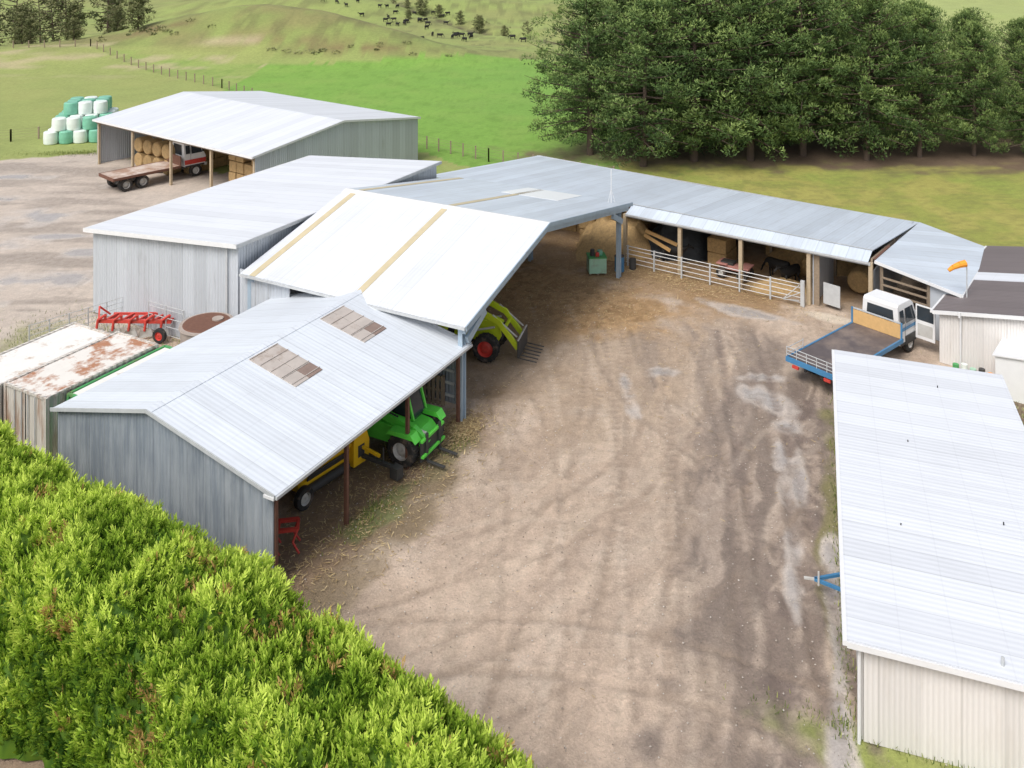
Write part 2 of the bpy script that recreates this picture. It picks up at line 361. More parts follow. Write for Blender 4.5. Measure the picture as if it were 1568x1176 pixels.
def track(P,w,s,c,wet=.3,gap=1.9):
    global DZ
    (ax,ay),(bx,by),(cx,cy)=P
    t=np.linspace(0,1,70)[:,None]; pts=(1-t)**2*np.array([[ax,ay]])+2*t*(1-t)*np.array([[bx,by]])+t*t*np.array([[cx,cy]])
    tg=unit(np.gradient(pts,axis=0)); nr=np.stack([-tg[:,1],tg[:,0]],1)
    sub=(X>-24)&(X<21)&(Yg>14)&(Yg<58); xs=X[sub];ys=Yg[sub]
    best=np.full(xs.shape,9.)
    for sg in(-.5,.5):
        q=pts+nr*gap*sg
        for i in range(0,len(q)):
            best=np.minimum(best,np.hypot(xs-q[i,0],ys-q[i,1]))
    m=np.zeros_like(X); m[sub]=(1-sst(w*.3,w*1.2,best))*s
    ruts=np.zeros_like(X); ruts[sub]=-(1-sst(w*.3,w,best))*.035+np.exp(-((best-w*1.3)/.12)**2)*.035
    DZ=DZ+ruts*s
    lay(m*gr*sst(.30,.55,n2+.04)*(.65+.8*(n3-.3)),c,wet)
D1=(.32,.245,.185);D2=(.27,.21,.165);L1=(.64,.54,.44)
track([(-1,19),(3.5,30),(4.5,43)],.2,.65,D1); track([(1,19),(4,32),(2,47)],.2,.35,L1,.1)
track([(7.5,20),(9,31),(11,44)],.26,.9,(.22,.17,.14),.9); track([(6,20),(9,29),(9.5,43)],.24,.8,D2,.8); track([(7,22),(8,33),(12.5,41)],.24,.75,(.23,.18,.15),.8)
track([(-4,25),(3,27),(5,40)],.18,.6,D1); track([(-3,30),(3,33),(10,26)],.18,.25,L1,.1)
track([(3,19),(6,28),(9.5,38)],.2,.65,D2,.5); track([(-6,24),(2,26),(8,22)],.2,.6,D1)
track([(0,20),(2,33),(-1,41)],.2,.55,D1); track([(5,19),(5.5,30),(12,36)],.2,.25,L1,.2)
track([(-3,22),(4,25),(9,31)],.18,.5,D1); track([(-2,28),(5,30),(8,40)],.18,.5,D1); track([(5,45),(4,38),(9,32)],.2,.5,D2,.5)
track([(2,18),(4.5,30),(6.5,45)],.18,.5,D1); track([(3.5,18),(5,30),(5.5,46)],.18,.5,D2); track([(4.5,19),(7,30),(8,44)],.18,.55,D2,.4)
ny,nx=X.shape; idx=np.arange(nx*ny).reshape(ny,nx)
Q=np.stack([idx[:-1,:-1],idx[:-1,1:],idx[1:,1:],idx[1:,:-1]],-1).reshape(-1,4)
near=((X>-24)&(X<21)&(Yg>14)&(Yg<58))
Z=Z+near*yard*((n2-.5)*.09+(n3-.5)*.03+DZ)-near*yard*.03
def groundmat():
    m,t,b=nt('ground_soil_and_grass')
    a=N(t,'ShaderNodeAttribute',attribute_name='gcol')
    tc=N(t,'ShaderNodeTexCoord').outputs['Object']
    f1=noise(t,14,5,.75,tc); f2=noise(t,2.2,6,.75,tc); f3=noise(t,.25,4,.6,tc)
    k=math_(t,'ADD',math_(t,'MULTIPLY',f1,.95),math_(t,'ADD',math_(t,'MULTIPLY',f2,.8),math_(t,'MULTIPLY',f3,.3)))
    v=N(t,'ShaderNodeTexVoronoi'); v.inputs['Scale'].default_value=9; t.links.new(tc,v.inputs['Vector'])
    spot=math_(t,'MULTIPLY',math_(t,'LESS_THAN',v.outputs['Distance'],.13),math_(t,'GREATER_THAN',noise(t,1.1,3,.5,tc),.5))
    k=math_(t,'ADD',k,math_(t,'MULTIPLY',spot,.25))
    hs=N(t,'ShaderNodeVectorMath',operation='SCALE'); t.links.new(a.outputs['Color'],hs.inputs[0]); t.links.new(k,hs.inputs['Scale'])
    t.links.new(hs.outputs[0],b.inputs['Base Color'])
    rg=maprange(t,math_(t,'ADD',a.outputs['Alpha'],math_(t,'MULTIPLY',math_(t,'SUBTRACT',f2,.5),1.2)),.5,1.15,.95,.10)
    t.links.new(rg,b.inputs['Roughness'])
    bn=N(t,'ShaderNodeBump'); bn.inputs['Distance'].default_value=.06
    t.links.new(maprange(t,a.outputs['Alpha'],.8,1.1,.7,.08),bn.inputs['Strength'])
    t.links.new(math_(t,'ADD',f1,f2),bn.inputs['Height']); t.links.new(bn.outputs[0],b.inputs['Normal'])
    return m
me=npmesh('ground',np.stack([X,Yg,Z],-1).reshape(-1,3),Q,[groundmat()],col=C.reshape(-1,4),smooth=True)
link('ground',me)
# ------------------------------------------------------------------ frames
TH=R(61.8); A=(-2.06,35.9); ca,sa=math.cos(TH),math.sin(TH)
def Lw(a,b): return (A[0]+a*ca-b*sa, A[1]+a*sa+b*ca)
# ---- machinery shed (foreground left)
E=empty('machinery_shed',(A[0],A[1],0),TH)
m=MB(); m.slab([(-10.7,-.2,2.96),(.5,-.2,2.96),(.5,5.26,4.12),(-10.7,5.26,4.12)],.05,'roofold')
m.slab([(-10.7,5.26,4.12),(.5,5.26,4.12),(.5,10.05,2.98),(-10.7,10.05,2.98)],.05,'roofold'); m.build('roof',E)
m=MB()
for y0,y1,z0,z1 in((5.06,5.27,4.10,4.145),(5.27,5.46,4.145,4.095)): m.slab([(-10.72,y0,z0),(.52,y0,z0),(.52,y1,z1),(-10.72,y1,z1)],.02,'roofold')
m.build('ridge_cap',E)
def rz1(y): return 2.96+(y+.2)*1.16/5.46
m=MB()
for a0 in(-6.5,-2.6):
    for i in range(2):
        for (y0,y1) in((3.35,4.95),(2.75,3.33)):
            k='skyl' if y0>3 or i==0 else 'skyl2'
            m.slab([(a0+i*.72,y0,rz1(y0)+.035),(a0+i*.72+.70,y0,rz1(y0)+.035),(a0+i*.72+.70,y1,rz1(y1)+.035),(a0+i*.72,y1,rz1(y1)+.035)],.03,k)
    for j in range(5):
        y=2.9+j*.5; m.beam((a0-.02,y,rz1(y)+.05),(a0+1.44,y,rz1(y)+.05),.03,.02,'skyl')
m.build('skylights',E)
m=MB()
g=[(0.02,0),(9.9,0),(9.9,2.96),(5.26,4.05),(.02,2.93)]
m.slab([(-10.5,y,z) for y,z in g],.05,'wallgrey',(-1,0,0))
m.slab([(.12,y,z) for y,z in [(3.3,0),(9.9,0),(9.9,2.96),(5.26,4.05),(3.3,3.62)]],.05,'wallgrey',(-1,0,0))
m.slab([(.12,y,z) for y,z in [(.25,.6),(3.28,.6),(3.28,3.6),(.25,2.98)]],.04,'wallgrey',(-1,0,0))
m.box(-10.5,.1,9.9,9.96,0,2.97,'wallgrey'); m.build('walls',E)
m=MB()
for a0 in(-10.42,-7.1,-3.6,-.1):
    m.box(a0-.06,a0+.06,-.02,.1,0,2.93,'rustpost'); m.beam((a0,.04,2.88),(a0,5.2,3.98),.08,.16,'rustpost'); m.beam((a0,9.8,2.86),(a0,5.3,3.98),.08,.16,'rustpost')
    m.box(a0-.06,a0+.06,5.2,5.32,0,3.95,'timber')
m.beam((-10.5,.04,2.86),(0,.04,2.86),.08,.14,'rustpost')
for z in(.9,1.4,1.9,2.4): m.beam((.05,.3,z),(.05,9.8,z),.06,.1,'galv')
for y in(1.3,2.6,3.9): m.beam((-10.4,y,rz1(y)-.12),(.3,y,rz1(y)-.12),.06,.1,'timber')
m.build('frame',E)
m=MB(); m.box(-10.76,-10.71,-.2,.2,2.84,2.93,'trim'); m.beam((-10.72,-.2,2.94),(-10.72,5.26,4.10),.04,.12,'galv'); m.beam((-10.72,5.26,4.10),(-10.72,10.05,2.96),.04,.12,'galv'); m.beam((-10.7,-.24,2.90),(.5,-.24,2.90),.08,.09,'galv'); m.beam((.52,-.2,2.94),(.52,5.26,4.10),.04,.12,'galv')
m.build('barge_boards',E)
# ---- open gable shed
E=empty('open_gable_shed',(A[0],A[1],0),TH)
def pz(a): return 3.95+(a+.25)*1.95/7.55 if a<7.3 else 5.9-(a-7.3)*1.9/10.9
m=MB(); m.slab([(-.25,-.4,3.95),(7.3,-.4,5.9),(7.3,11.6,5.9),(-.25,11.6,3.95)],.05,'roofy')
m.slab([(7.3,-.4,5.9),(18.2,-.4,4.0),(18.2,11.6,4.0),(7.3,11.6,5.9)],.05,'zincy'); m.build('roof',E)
m=MB()
for b0 in(5.05,10.7):
    for (a0,a1) in((-.27,7.2),(7.4,17.9)):
        w=.34
        m.slab([(a0,b0,pz(a0)+.02),(a1,b0,pz(a1)+.02),(a1,b0+w,pz(a1)+.02),(a0,b0+w,pz(a0)+.02)],.015,'yellowstrip')
m.slab([(14.6,2.6,pz(14.6)+.02),(18.0,2.6,pz(18)+.02),(18.0,6.2,pz(18)+.02),(14.6,6.2,pz(14.6)+.02)],.015,'brightroof')
m.build('translucent_sheets',E)
m=MB()
m.slab([(7.02,-.42,5.85),(7.31,-.42,5.94),(7.31,11.6,5.94),(7.02,11.6,5.85)],.02,'trim')
m.slab([(7.31,-.42,5.94),(7.6,-.42,5.87),(7.6,11.6,5.87),(7.31,11.6,5.94)],.02,'trim'); m.build('ridge_cap',E)
m=MB()
for b0 in(0,5.6,11.3):
    for a0,h in((0,3.75),(17,3.9)):
        m.box(a0-.02,a0+.02,b0-.1,b0+.1,0,h,'steel'); m.box(a0+.24,a0+.28,b0-.1,b0+.1,0,h,'steel'); m.box(a0+.02,a0+.24,b0-.012,b0+.012,0,h,'steel')
    m.beam((-.1,b0-.2,3.74),(7.3,b0-.2,5.65),.16,.38,'steel'); m.beam((7.3,b0-.2,5.65),(18,b0-.2,3.80),.16,.38,'steel')
    m.beam((.2,b0-.2,3.2),(1.6,b0-.2,3.9),.14,.3,'steel'); m.beam((17.1,b0-.2,3.2),(15.7,b0-.2,3.9),.14,.3,'steel')
for a0 in list(np.arange(.5,7.3,1.2))+list(np.arange(8,18,1.2)): m.beam((a0,-.2,pz(a0)-.12),(a0,11.4,pz(a0)-.12),.06,.12,'galv')
m.build('steel_frame',E)
m=MB()
m.beam((-.27,-.43,3.88),(7.3,-.43,5.84),.05,.2,'steel'); m.beam((7.3,-.43,5.84),(18.2,-.43,3.93),.05,.2,'steel')
m.beam((-.3,-.4,3.88),(-.3,11.6,3.88),.1,.1,'galv'); m.build('fascia',E)
m=MB()
m.slab([(0.,8.9,0),(0,11.9,0),(0,11.9,4.0),(0,8.9,3.95)],.05,'walllight',(1,0,0))
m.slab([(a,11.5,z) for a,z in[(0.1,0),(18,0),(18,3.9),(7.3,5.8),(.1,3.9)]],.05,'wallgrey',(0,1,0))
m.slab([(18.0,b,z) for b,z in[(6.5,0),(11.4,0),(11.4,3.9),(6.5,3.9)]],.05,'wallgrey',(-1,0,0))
m.build('walls',E)
# ---- implement shed (left, monopitch)
E=empty('implement_shed',(A[0],A[1],0),TH)
m=MB(); m.slab([(-.25,11.85,5.2),(17,11.85,5.2),(17,22.4,4.33),(-.25,22.4,4.33)],.05,'roofx'); m.build('roof',E)
m=MB()
m.slab([(0,y,z) for y,z in[(12,0),(22.1,0),(22.1,4.28),(12,5.12)]],.05,'walllight',(1,0,0))
m.slab([(16.7,y,z) for y,z in[(12,0),(22.1,0),(22.1,4.28),(12,5.12)]],.05,'walllight',(1,0,0))
m.box(.06,16.69,12,12.05,0,5.12,'walllight'); m.box(.06,16.69,22.05,22.1,0,4.28,'walllight'); m.build('walls',E)
m=MB(); m.beam((-.3,11.8,5.13),(-.3,22.45,4.25),.07,.2,'trim'); m.beam((-.3,22.46,4.25),(17,22.46,4.25),.08,.15,'trim'); m.beam((-.3,11.8,5.12),(17,11.8,5.12),.05,.16,'galv'); m.beam((17.03,11.8,5.13),(17.03,22.4,4.27),.05,.14,'galv')
m.box(-.09,-.02,12.6,12.7,0,4.95,'galv'); m.build('gutters',E)
# ---- hay barn (back left)
B=(-18.3,63.3); TB=R(53.13)
E=empty('hay_barn',(B[0],B[1],0),TB)
m=MB(); m.slab([(0,-.1,3.8),(8.6,-.1,4.95),(8.6,21.4,4.95),(0,21.4,3.8)],.05,'roofy'); m.slab([(8.6,-.1,4.95),(17.3,-.1,3.8),(17.3,21.4,3.8),(8.6,21.4,4.95)],.05,'roofy'); m.build('roof',E)
m=MB(); gp=[(.3,0),(17.1,0),(17.1,3.74),(8.6,4.88),(.3,3.76)]
m.slab([(x,0,z) for x,z in gp],.05,'walllight',(0,1,0)); m.slab([(x,21.2,z) for x,z in gp],.05,'walllight',(0,1,0))
m.box(17.0,17.06,.06,21.1,0,3.74,'walllight'); m.build('walls',E)
m=MB()
for y in(.1,5.2,10.4,15.8,21.0):
    m.box(.25,.42,y-.09,y+.09,0,3.75,'paletimber'); m.box(8.5,8.7,y-.09,y+.09,0,4.8,'timber'); m.beam((.2,y,3.62),(8.6,y,4.78),.1,.2,'timber'); m.beam((8.6,y,4.78),(17,y,3.64),.1,.2,'timber')
m.beam((.2,0,3.6),(.2,21.2,3.6),.1,.22,'timber')
m.beam((-.03,-.1,3.73),(-.03,21.4,3.73),.06,.16,'trim'); m.beam((0,-.13,3.74),(8.6,-.13,4.89),.05,.16,'trim'); m.beam((8.6,-.13,4.89),(17.3,-.13,3.74),.05,.16,'trim'); m.build('frame',E)
def roundbale(mb,x,y,z,r,l,k,axis='y',n=20):
    c=.08; pts=[(-l/2,.02),(-l/2,r*.84),(-l/2+c,r*.97),(0,r*1.02),(l/2-c,r*.97),(l/2,r*.84),(l/2,.02)]
    for j in range(6):
        vs=[]
        for o,rr in(pts[j],pts[j+1]):
            for i in range(n):
                t=2*math.pi*i/n; q=(rr*math.cos(t),rr*math.sin(t)*.96)
                vs.append((x+q[0],y+o,z+q[1]) if axis=='y' else ((x+o,y+q[0],z+q[1]) if axis=='x' else (x+q[0],y+q[1],z+o)))
        mb.add(vs,[(i,(i+1)%n,n+(i+1)%n,n+i) for i in range(n)],k)
def squarebales(mb,x0,y0,nx_,ny_,nz_,d=(1.2,.9,.85),k='hay'):
    for i in range(nx_):
        for j in range(ny_):
            for q in range(nz_):
                if q==nz_-1 and random.random()<.35: continue
                jx=random.uniform(-.05,.05); jy=random.uniform(-.05,.05)
                mb.box(x0+i*d[0]+jx,x0+(i+1)*d[0]-.05+jx,y0+j*d[1]+jy,y0+(j+1)*d[1]-.05+jy,q*d[2]+.003*(i+j),q*d[2]+d[2]-.04,k,rot=(0,0,random.uniform(-.04,.04)))
m=MB(); squarebales(m,1.6,.4,4,5,4); squarebales(m,3,12,4,4,3)
for i in range(4):
    for z in(.65,1.9): roundbale(m,2.2,13.2+i*1.35,z,.64,1.2,'hay','x')
m.build('hay_bale_stack',None,(B[0],B[1],0),TB,bev=.05)
# ---- long lean-to (right back)
W=(6.8,53.2); TW=R(-35.0)
def Ww(x,y): c,s=math.cos(TW),math.sin(TW); return (W[0]+x*c-y*s,W[1]+x*s+y*c)
E=empty('long_lean_to_shed',(W[0],W[1],0),TW)
def wz(y): return 3.25-(y-.9)*.95/9.4
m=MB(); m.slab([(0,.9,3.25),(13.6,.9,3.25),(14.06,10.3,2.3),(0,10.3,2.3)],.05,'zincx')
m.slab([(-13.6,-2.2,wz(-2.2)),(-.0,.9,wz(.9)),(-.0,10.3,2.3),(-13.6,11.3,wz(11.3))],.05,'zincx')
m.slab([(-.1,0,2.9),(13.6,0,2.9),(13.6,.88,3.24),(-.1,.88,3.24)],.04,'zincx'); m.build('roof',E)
m=MB()
for x in(-.2,3.3,6.9,10.6,13.7):
    m.box(x-.1,x+.1,.05,.25,0,2.85,'paletimber'); m.box(x-.08,x+.08,5,5.16,0,2.75,'timber'); m.beam((x,.3,2.9),(x,10,2.10),.1,.2,'timber')
m.beam((-.1,.04,2.80),(13.7,.04,2.80),.08,.14,'galv'); m.beam((-.1,.86,3.27),(13.65,.86,3.27),.08,.02,'galv')
m.beam((-.1,-.05,2.86),(13.6,-.05,2.86),.07,.09,'galv')
m.beam((-13.6,11.0,2.2),(14,10.3,2.22),.06,.12,'galv')
m.build('frame',E)
m=MB(); m.box(-13.4,13.9,10.1,10.16,0,2.2,'wallgrey'); m.box(-13.5,-13.44,-1.5,10,0,2.3,'wallgrey')
m.box(13.75,13.8,.3,10,0,2.4,'walllight'); m.box(10.75,10.8,.3,4,0,2.6,'walllight'); m.box(10.82,11.1,.28,.34,0,2.6,'timber')
m.slab([(11.3,.3,.2),(12.2,.1,.2),(12.2,.1,1.3),(11.3,.3,1.3)],.04,'galv',(0,1,0)); m.build('walls',E)
E=empty('pen_rail_fence',(W[0],W[1],0),TW); m=MB()
for x in np.arange(.2,10.5,1.7): m.box(x-.04,x+.04,-.34,-.26,0,1.2,'galv')
for z in(.2,.45,.7,.95,1.15): m.cyl((.1,-.3,z),(10.4,-.3,z),.020,.020,'rail',6)
m.box(10.3,10.5,-.35,-.2,0,1.35,'galv')
for i in range(3): m.beam((9.4,-.36,.2+i*.01),(10.25,-.36,.3+i*.4),.02,.04,'galv')
m.build('rails',E)
m=MB(); squarebales(m,-4.2,1.6,3,3,3); squarebales(m,6.2,6.0,3,2,2); squarebales(m,4.0,2.4,1,2,2)
roundbale(m,9.7,4.2,.66,.65,1.2,'hay','y'); roundbale(m,12.4,3.6,.66,.65,1.2,'hay','y')
squarebales(m,-6.5,3,2,3,2)
m.build('hay_bales',None,(W[0],W[1],0),TW,bev=.05)
def lump(name,cx,cy,rx,ry,h,mat,seed,pw=.7,nn=28):
    u=np.linspace(-1,1,nn); U,Vv=np.meshgrid(u,u); d=np.sqrt(U**2+Vv**2)
    n=fbm(U*3+seed,Vv*3,seed); zz=np.clip(1-d**2,0,1)**pw*h*(.65+.7*n)-.02
    V=np.stack([cx+U*rx*(1+.2*(n-.5)),cy+Vv*ry,zz],-1).reshape(-1,3); ii=np.arange(nn*nn).reshape(nn,nn)
    q=np.stack([ii[:-1,:-1],ii[:-1,1:],ii[1:,1:],ii[1:,:-1]],-1).reshape(-1,4)
    return link(name,npmesh(name,V,q,[mt[mat]],smooth=False))
x,y=Ww(1.9,3.8); lump('black_tarpaulin_heap',x,y,2.7,1.6,2.4,'tarp',3)
x,y=Ww(-1.6,1.8); lump('hay_pile',x,y,2.6,2.0,2.0,'hay',5)
x,y=Ww(9.2,6.5); lump('hay_pile',x,y,3,2.0,1.6,'hay',8)
x,y=Ww(8.6,1.4); lump('hay_pile',x,y,1.6,.9,.5,'hay',12)
x,y=Lw(13.5,9); lump('hay_pile',x,y,3.5,2.5,1.8,'hay',9)
m=MB(); m.box(-.8,.8,-.3,.3,.45,.7,'pink'); m.box(-.75,0,-.28,.28,.7,.85,'darkmetal'); m.box(-.95,-.3,-.5,.5,.72,.78,'pink'); m.box(.4,.95,-.5,.5,.68,.76,'pink')
for xx in(-.6,.6):
    for yy in(-.5,.5): m.wheel(xx,yy,.3,.3,.22,.14,lugs=False)
m.cyl((.4,-.0,.7),(.25,0,1.1),.03,.03,'darkmetal'); m.cyl((.25,-.4,1.1),(.25,.4,1.1),.02,.02,'darkmetal')
x,y=Ww(6.0,1.6); m.build('quad_bike',None,(x,y,0),TW,bev=.03)
m=MB(); m.box(0,1.8,0,.06,0,.2,'ply',rot=(0,.35,0)); m.box(.1,2.1,.12,.2,.3,.5,'ply',rot=(0,.3,.2)); x,y=Ww(.4,1.3); m.build('timber_planks',None,(x,y,1.0),TW)
# ---- annex shed
E=empty('annex_shed',(0,0,0),0); m=MB()
P1,P2,P3,P4=(18.25,45.35,3.0),(20.95,41.95,2.62),(26.1,49.0,2.3),(24.1,53.3,2.4)
m.slab([P1,P2,P3,P4],.05,'zincy'); m.build('roof',E)
def wallseg(mb,a,b,z0a,z1a,z0b,z1b,k,t=.05):
    d=(Vector((b[0],b[1],0))-Vector((a[0],a[1],0))).normalized(); n=Vector((-d.y,d.x,0))
    mb.slab([(a[0],a[1],z0a),(b[0],b[1],z0b),(b[0],b[1],z1b),(a[0],a[1],z1a)],t,k,tuple(n))
m=MB(); a0=Vector((18.55,45.25));b0=Vector((21.0,42.3)); mid=a0.lerp(b0,.62)
wallseg(m,a0,mid,0,1.1,0,1.1,'walllight'); wallseg(m,mid,b0,0,2.7,0,2.55,'walllight'); wallseg(m,b0,(25.8,48.9),0,2.5,0,2.25,'walllight')
wallseg(m,(25.8,48.9),(23.9,53.0),0,2.2,0,2.3,'walllight')
m.box(18.5,18.62,45.2,45.32,0,2.9,'timber'); m.box(mid.x-.06,mid.x+.06,mid.y-.06,mid.y+.06,0,2.75,'timber')
for z in(1.5,1.85,2.2): m.beam((a0.x,a0.y,z),(mid.x,mid.y,z),.03,.1,'timber')
m.build('walls',E)
m=MB(); m.beam((18.25,45.35,2.93),(20.95,41.95,2.55),.06,.14,'trim'); m.beam((20.97,41.93,2.55),(26.1,48.98,2.23),.06,.12,'trim'); m.beam((18.3,45.5,3.02),(20.1,48.0,2.84),.12,.03,'rustpost'); m.build('barge_boards',E)
m=MB(); m.cyl((0,0,0),(0,0,4.15),.03,.025,'galv'); m.cyl((0,0,4.1),(-.15,0,4.1),.015,.015,'galv',6)
pts=[(-.05,0,4.12,.16),(-.35,0,4.05,.14),(-.65,.0,3.93,.11),(-.85,0,3.78,.08)]
for p,q in zip(pts,pts[1:]): m.cyl(p[:3],q[:3],p[3],q[3],'orange',10,False)
m.build('windsock',None,(21.15,41.9,0),0)
# ---- white store building right
TC=R(-39.4); E=empty('white_store_building',(19.4,40.9,0),TC)
m=MB()
for y0,y1,k in((-.2,4.6,'brownroof'),(4.6,5.9,'roofy'),(5.9,10.8,'brownroof')):
    m.slab([(-.25,y0,2.35),(5,y0,3.35),(5,y1,3.35),(-.25,y1,2.35)],.05,k); m.slab([(5,y0,3.35),(10.2,y0,2.35),(10.2,y1,2.35),(5,y1,3.35)],.05,k)
m.build('roof',E)
m=MB(); gp=[(0,0),(10,0),(10,2.33),(5,3.28),(0,2.33)]
m.slab([(x,0,z) for x,z in gp],.06,'wallcream',(0,1,0)); m.slab([(x,10.5,z) for x,z in gp],.06,'wallcream',(0,1,0)); m.box(0,.05,.07,10.4,0,2.33,'wallcream'); m.box(9.95,10,.07,10.4,0,2.33,'wallcream'); m.build('walls',E)
m=MB(); m.beam((-.25,-.22,2.28),(5,-.22,3.28),.05,.16,'trim'); m.beam((5,-.22,3.28),(10.2,-.22,2.28),.05,.16,'trim'); m.beam((-.3,-.2,2.28),(-.3,10.8,2.28),.1,.1,'trim')
m.cyl((.9,-.08,0),(.9,-.08,2.4),.04,.04,'trim',8); m.cyl((.9,-.3,2.35),(.9,-.3,2.6),.05,.05,'trim',8); m.build('gutters',E)
m=MB(); 
for i in range(5): m.cyl((i*.35,0,0),(i*.35,0,.35+.1*(i%2)),.13,.13,['greencont','wrapw','mint','darkmetal','orange'][i],10)
m.build('drums',None,(19.7,40.0,0),TC)
m=MB(); m.prism([(0,0),(2.4,0),(2.4,2.0),(0,1.7)],1.8,'white'); m.slab([(-.1,-1.0,1.75),(2.5,-1.0,2.08),(2.5,1.0,2.08),(-.1,1.0,1.75)],.06,'trim'); m.box(-.02,0,-.35,.35,.1,1.55,'rim'); m.box(-.03,-.02,.2,.26,.75,.85,'darkmetal')
m.build('small_white_hut',None,(20.9,38.6,0),TC,bev=.03)
m=MB()
for i in range(5): m.box(i*1.2-.05,i*1.2+.05,-.05,.05,0,1.2,'timber')
for z in(.3,.6,.9,1.15): m.beam((0,.07,z),(4.8,.07,z),.03,.12,'timber')
m.build('timber_rail_fence',None,(18.7,35.6,0),R(-35))
# ---- right near shed
TS=R(-18.65); E=empty('long_white_shed',(8.03,21.6,0),TS)
m=MB(); m.slab([(0,0,2.5),(6.1,0,2.42),(6.1,15.95,2.42),(0,15.95,2.5)],.05,'roofy'); m.build('roof',E)
m=MB(); m.box(.32,.37,.25,15.7,0,2.42,'wallcream'); m.box(.38,5.8,.2,.25,0,2.38,'wallcream'); m.box(5.8,5.85,.25,15.7,0,2.36,'wallcream'); m.box(.38,5.8,15.65,15.7,0,2.4,'wallcream'); m.build('walls',E)
m=MB(); m.beam((-.05,-.02,2.42),(-.05,15.97,2.42),.1,.12,'trim'); m.beam((0,-.04,2.42),(6.1,-.04,2.34),.05,.14,'trim'); m.cyl((.28,.12,0),(.28,.12,2.4),.045,.045,'trim',8)
m.cyl((3.4,.4,2.4),(3.4,.4,2.65),.04,.04,'galv',8)
for x,y in((2.2,9.7),(3.6,14),(1.6,5),(4.4,6)): m.cyl((x,y,2.45),(x,y,2.53),.02,.02,'darkmetal',6)
m.build('gutters',E)
# ------------------------------------------------------------------ vehicles
def cabprof(x0): return [(x0,.55),(x0+1.75,.5),(x0+1.82,1.15),(x0+1.62,1.5),(x0+1.42,2.2),(x0+1.22,2.34),(x0+.1,2.36),(x0,2.26)]
def build_cab(m,x0,body,w=1.9,stripe=None):
    wf=lambda z:w if z<1.45 else w-(z-1.45)*.28
    m.prism(cabprof(x0),wf,body)
    e=.012
    def gl(pts,k='glass'): m.add(pts,[tuple(range(len(pts)))],k)
    gl([(x0+1.60+e,-.78,1.55),(x0+1.60+e,.78,1.55),(x0+1.44+e,.70,2.15),(x0+1.44+e,-.70,2.15)])
    for s in(-1,1):
        f=lambda z:s*(wf(z)/2+e)
        gl([(x0+.58,f(1.45),1.45),(x0+1.50,f(1.45),1.45),(x0+1.32,f(2.1),2.1),(x0+.58,f(2.1),2.1)])
        gl([(x0+.10,f(1.48),1.48),(x0+.46,f(1.48),1.48),(x0+.46,f(2.08),2.08),(x0+.10,f(2.08),2.08)])
        if stripe: gl([(x0+.02,f(1.18),1.15),(x0+1.70,f(1.18),1.15),(x0+1.70,f(1.3),1.3),(x0+.02,f(1.3),1.3)],stripe)
        m.box(x0+.5,x0+.52,f(.7)-.004,f(.7)+.004,.6,2.15,'darkmetal')
        m.box(x0+1.76,x0+1.86,s*.62-.14,s*.62+.14,.75,.93,'rim')
        m.box(x0+1.5,x0+1.58,s*1.12-.09,s*1.12+.09,1.5,1.8,'darkmetal'); m.beam((x0+1.5,s*.95,1.7),(x0+1.54,s*1.1,1.7),.02,.02,'darkmetal')
    gl([(x0-e,-.68,1.35),(x0-e,.68,1.35),(x0-e,.62,2.1),(x0-e,-.62,2.1)])
    m.box(x0+1.74,x0+1.92,-w/2,w/2,.42,.62,'rim')
    m.box(x0+.05,x0+1.7,-w/2-.004,w/2+.004,.5,.62,'darkmetal')
m=MB()
for s in(-.4,.4): m.box(.1,7.3,s-.05,s+.05,.62,.8,'darkmetal')
m.box(0,5.5,-1.2,1.2,.98,1.04,'deck')
for s in(-1,1): m.box(-.02,5.52,s*1.2-.04,s*1.2+.04,.88,1.07,'blue')
m.box(-.06,0,-1.24,1.24,.86,1.08,'blue')
for x in np.arange(.4,5.4,.6): m.box(x-.04,x+.04,-1.15,1.15,.88,.97,'darkmetal')
m.box(5.42,5.5,-1.2,1.2,1.05,1.68,'ply'); 
for s in(-1.2,1.2): m.box(5.38,5.42,s-.04,s+.04,1.05,1.8,'blue')
m.beam((5.44,-1.2,1.75),(5.44,1.2,1.75),.05,.06,'galv')
for z in(1.2,1.35,1.5): m.beam((-.03,-1.2,z),(-.03,1.2,z),.025,.03,'galv')
for y in np.linspace(-1.2,1.2,6): m.beam((-.03,y,1.05),(-.03,y,1.52),.03,.03,'galv')
for k_ in range(2):
    m.beam((-.0,1.18,1.2+k_*.25),(1.2,1.18,1.2+k_*.25),.025,.03,'galv')
m.beam((1.2,1.18,1.05),(1.2,1.18,1.5),.03,.03,'galv')
build_cab(m,5.75,'white',stripe='blue')
for s in(-1,1):
    m.wheel(1.5,s*.88,.42,.42,.44,.22,'rim',lugs=False); m.wheel(6.75,s*.84,.42,.42,.24,.22,'rim',lugs=False)
    m.box(.9,2.1,s*.9-.26,s*.9+.26,.87,.9,'darkmetal'); m.box(6.28,7.22,s*.96-.03,s*.96+.03,.48,.86,'darkmetal')
m.box(3.0,4.2,-.95,-.5,.45,.8,'darkmetal')
m.box(7.15,7.21,-1.9,-1.0,.6,1.45,'white'); m.box(7.15,7.21,-1.9,-1.84,1.45,2.1,'white'); m.box(7.15,7.21,-1.06,-1.0,1.45,2.1,'white'); m.box(7.15,7.21,-1.9,-1.0,2.1,2.16,'white'); m.box(7.17,7.19,-1.84,-1.06,1.45,2.1,'glass'); m.box(7.14,7.148,-1.8,-1.1,.75,1.3,'rim')
m.box(-.1,-.02,-.9,-.6,.7,.82,'red'); m.box(-.1,-.02,.6,.9,.7,.82,'red')
m.build('flatbed_truck',None,(12.74,38.28,0),R(40),bev=.02)
m=MB(); 
for s in(-.4,.4): m.box(.2,7.4,s-.05,s+.05,.75,.95,'darkmetal')
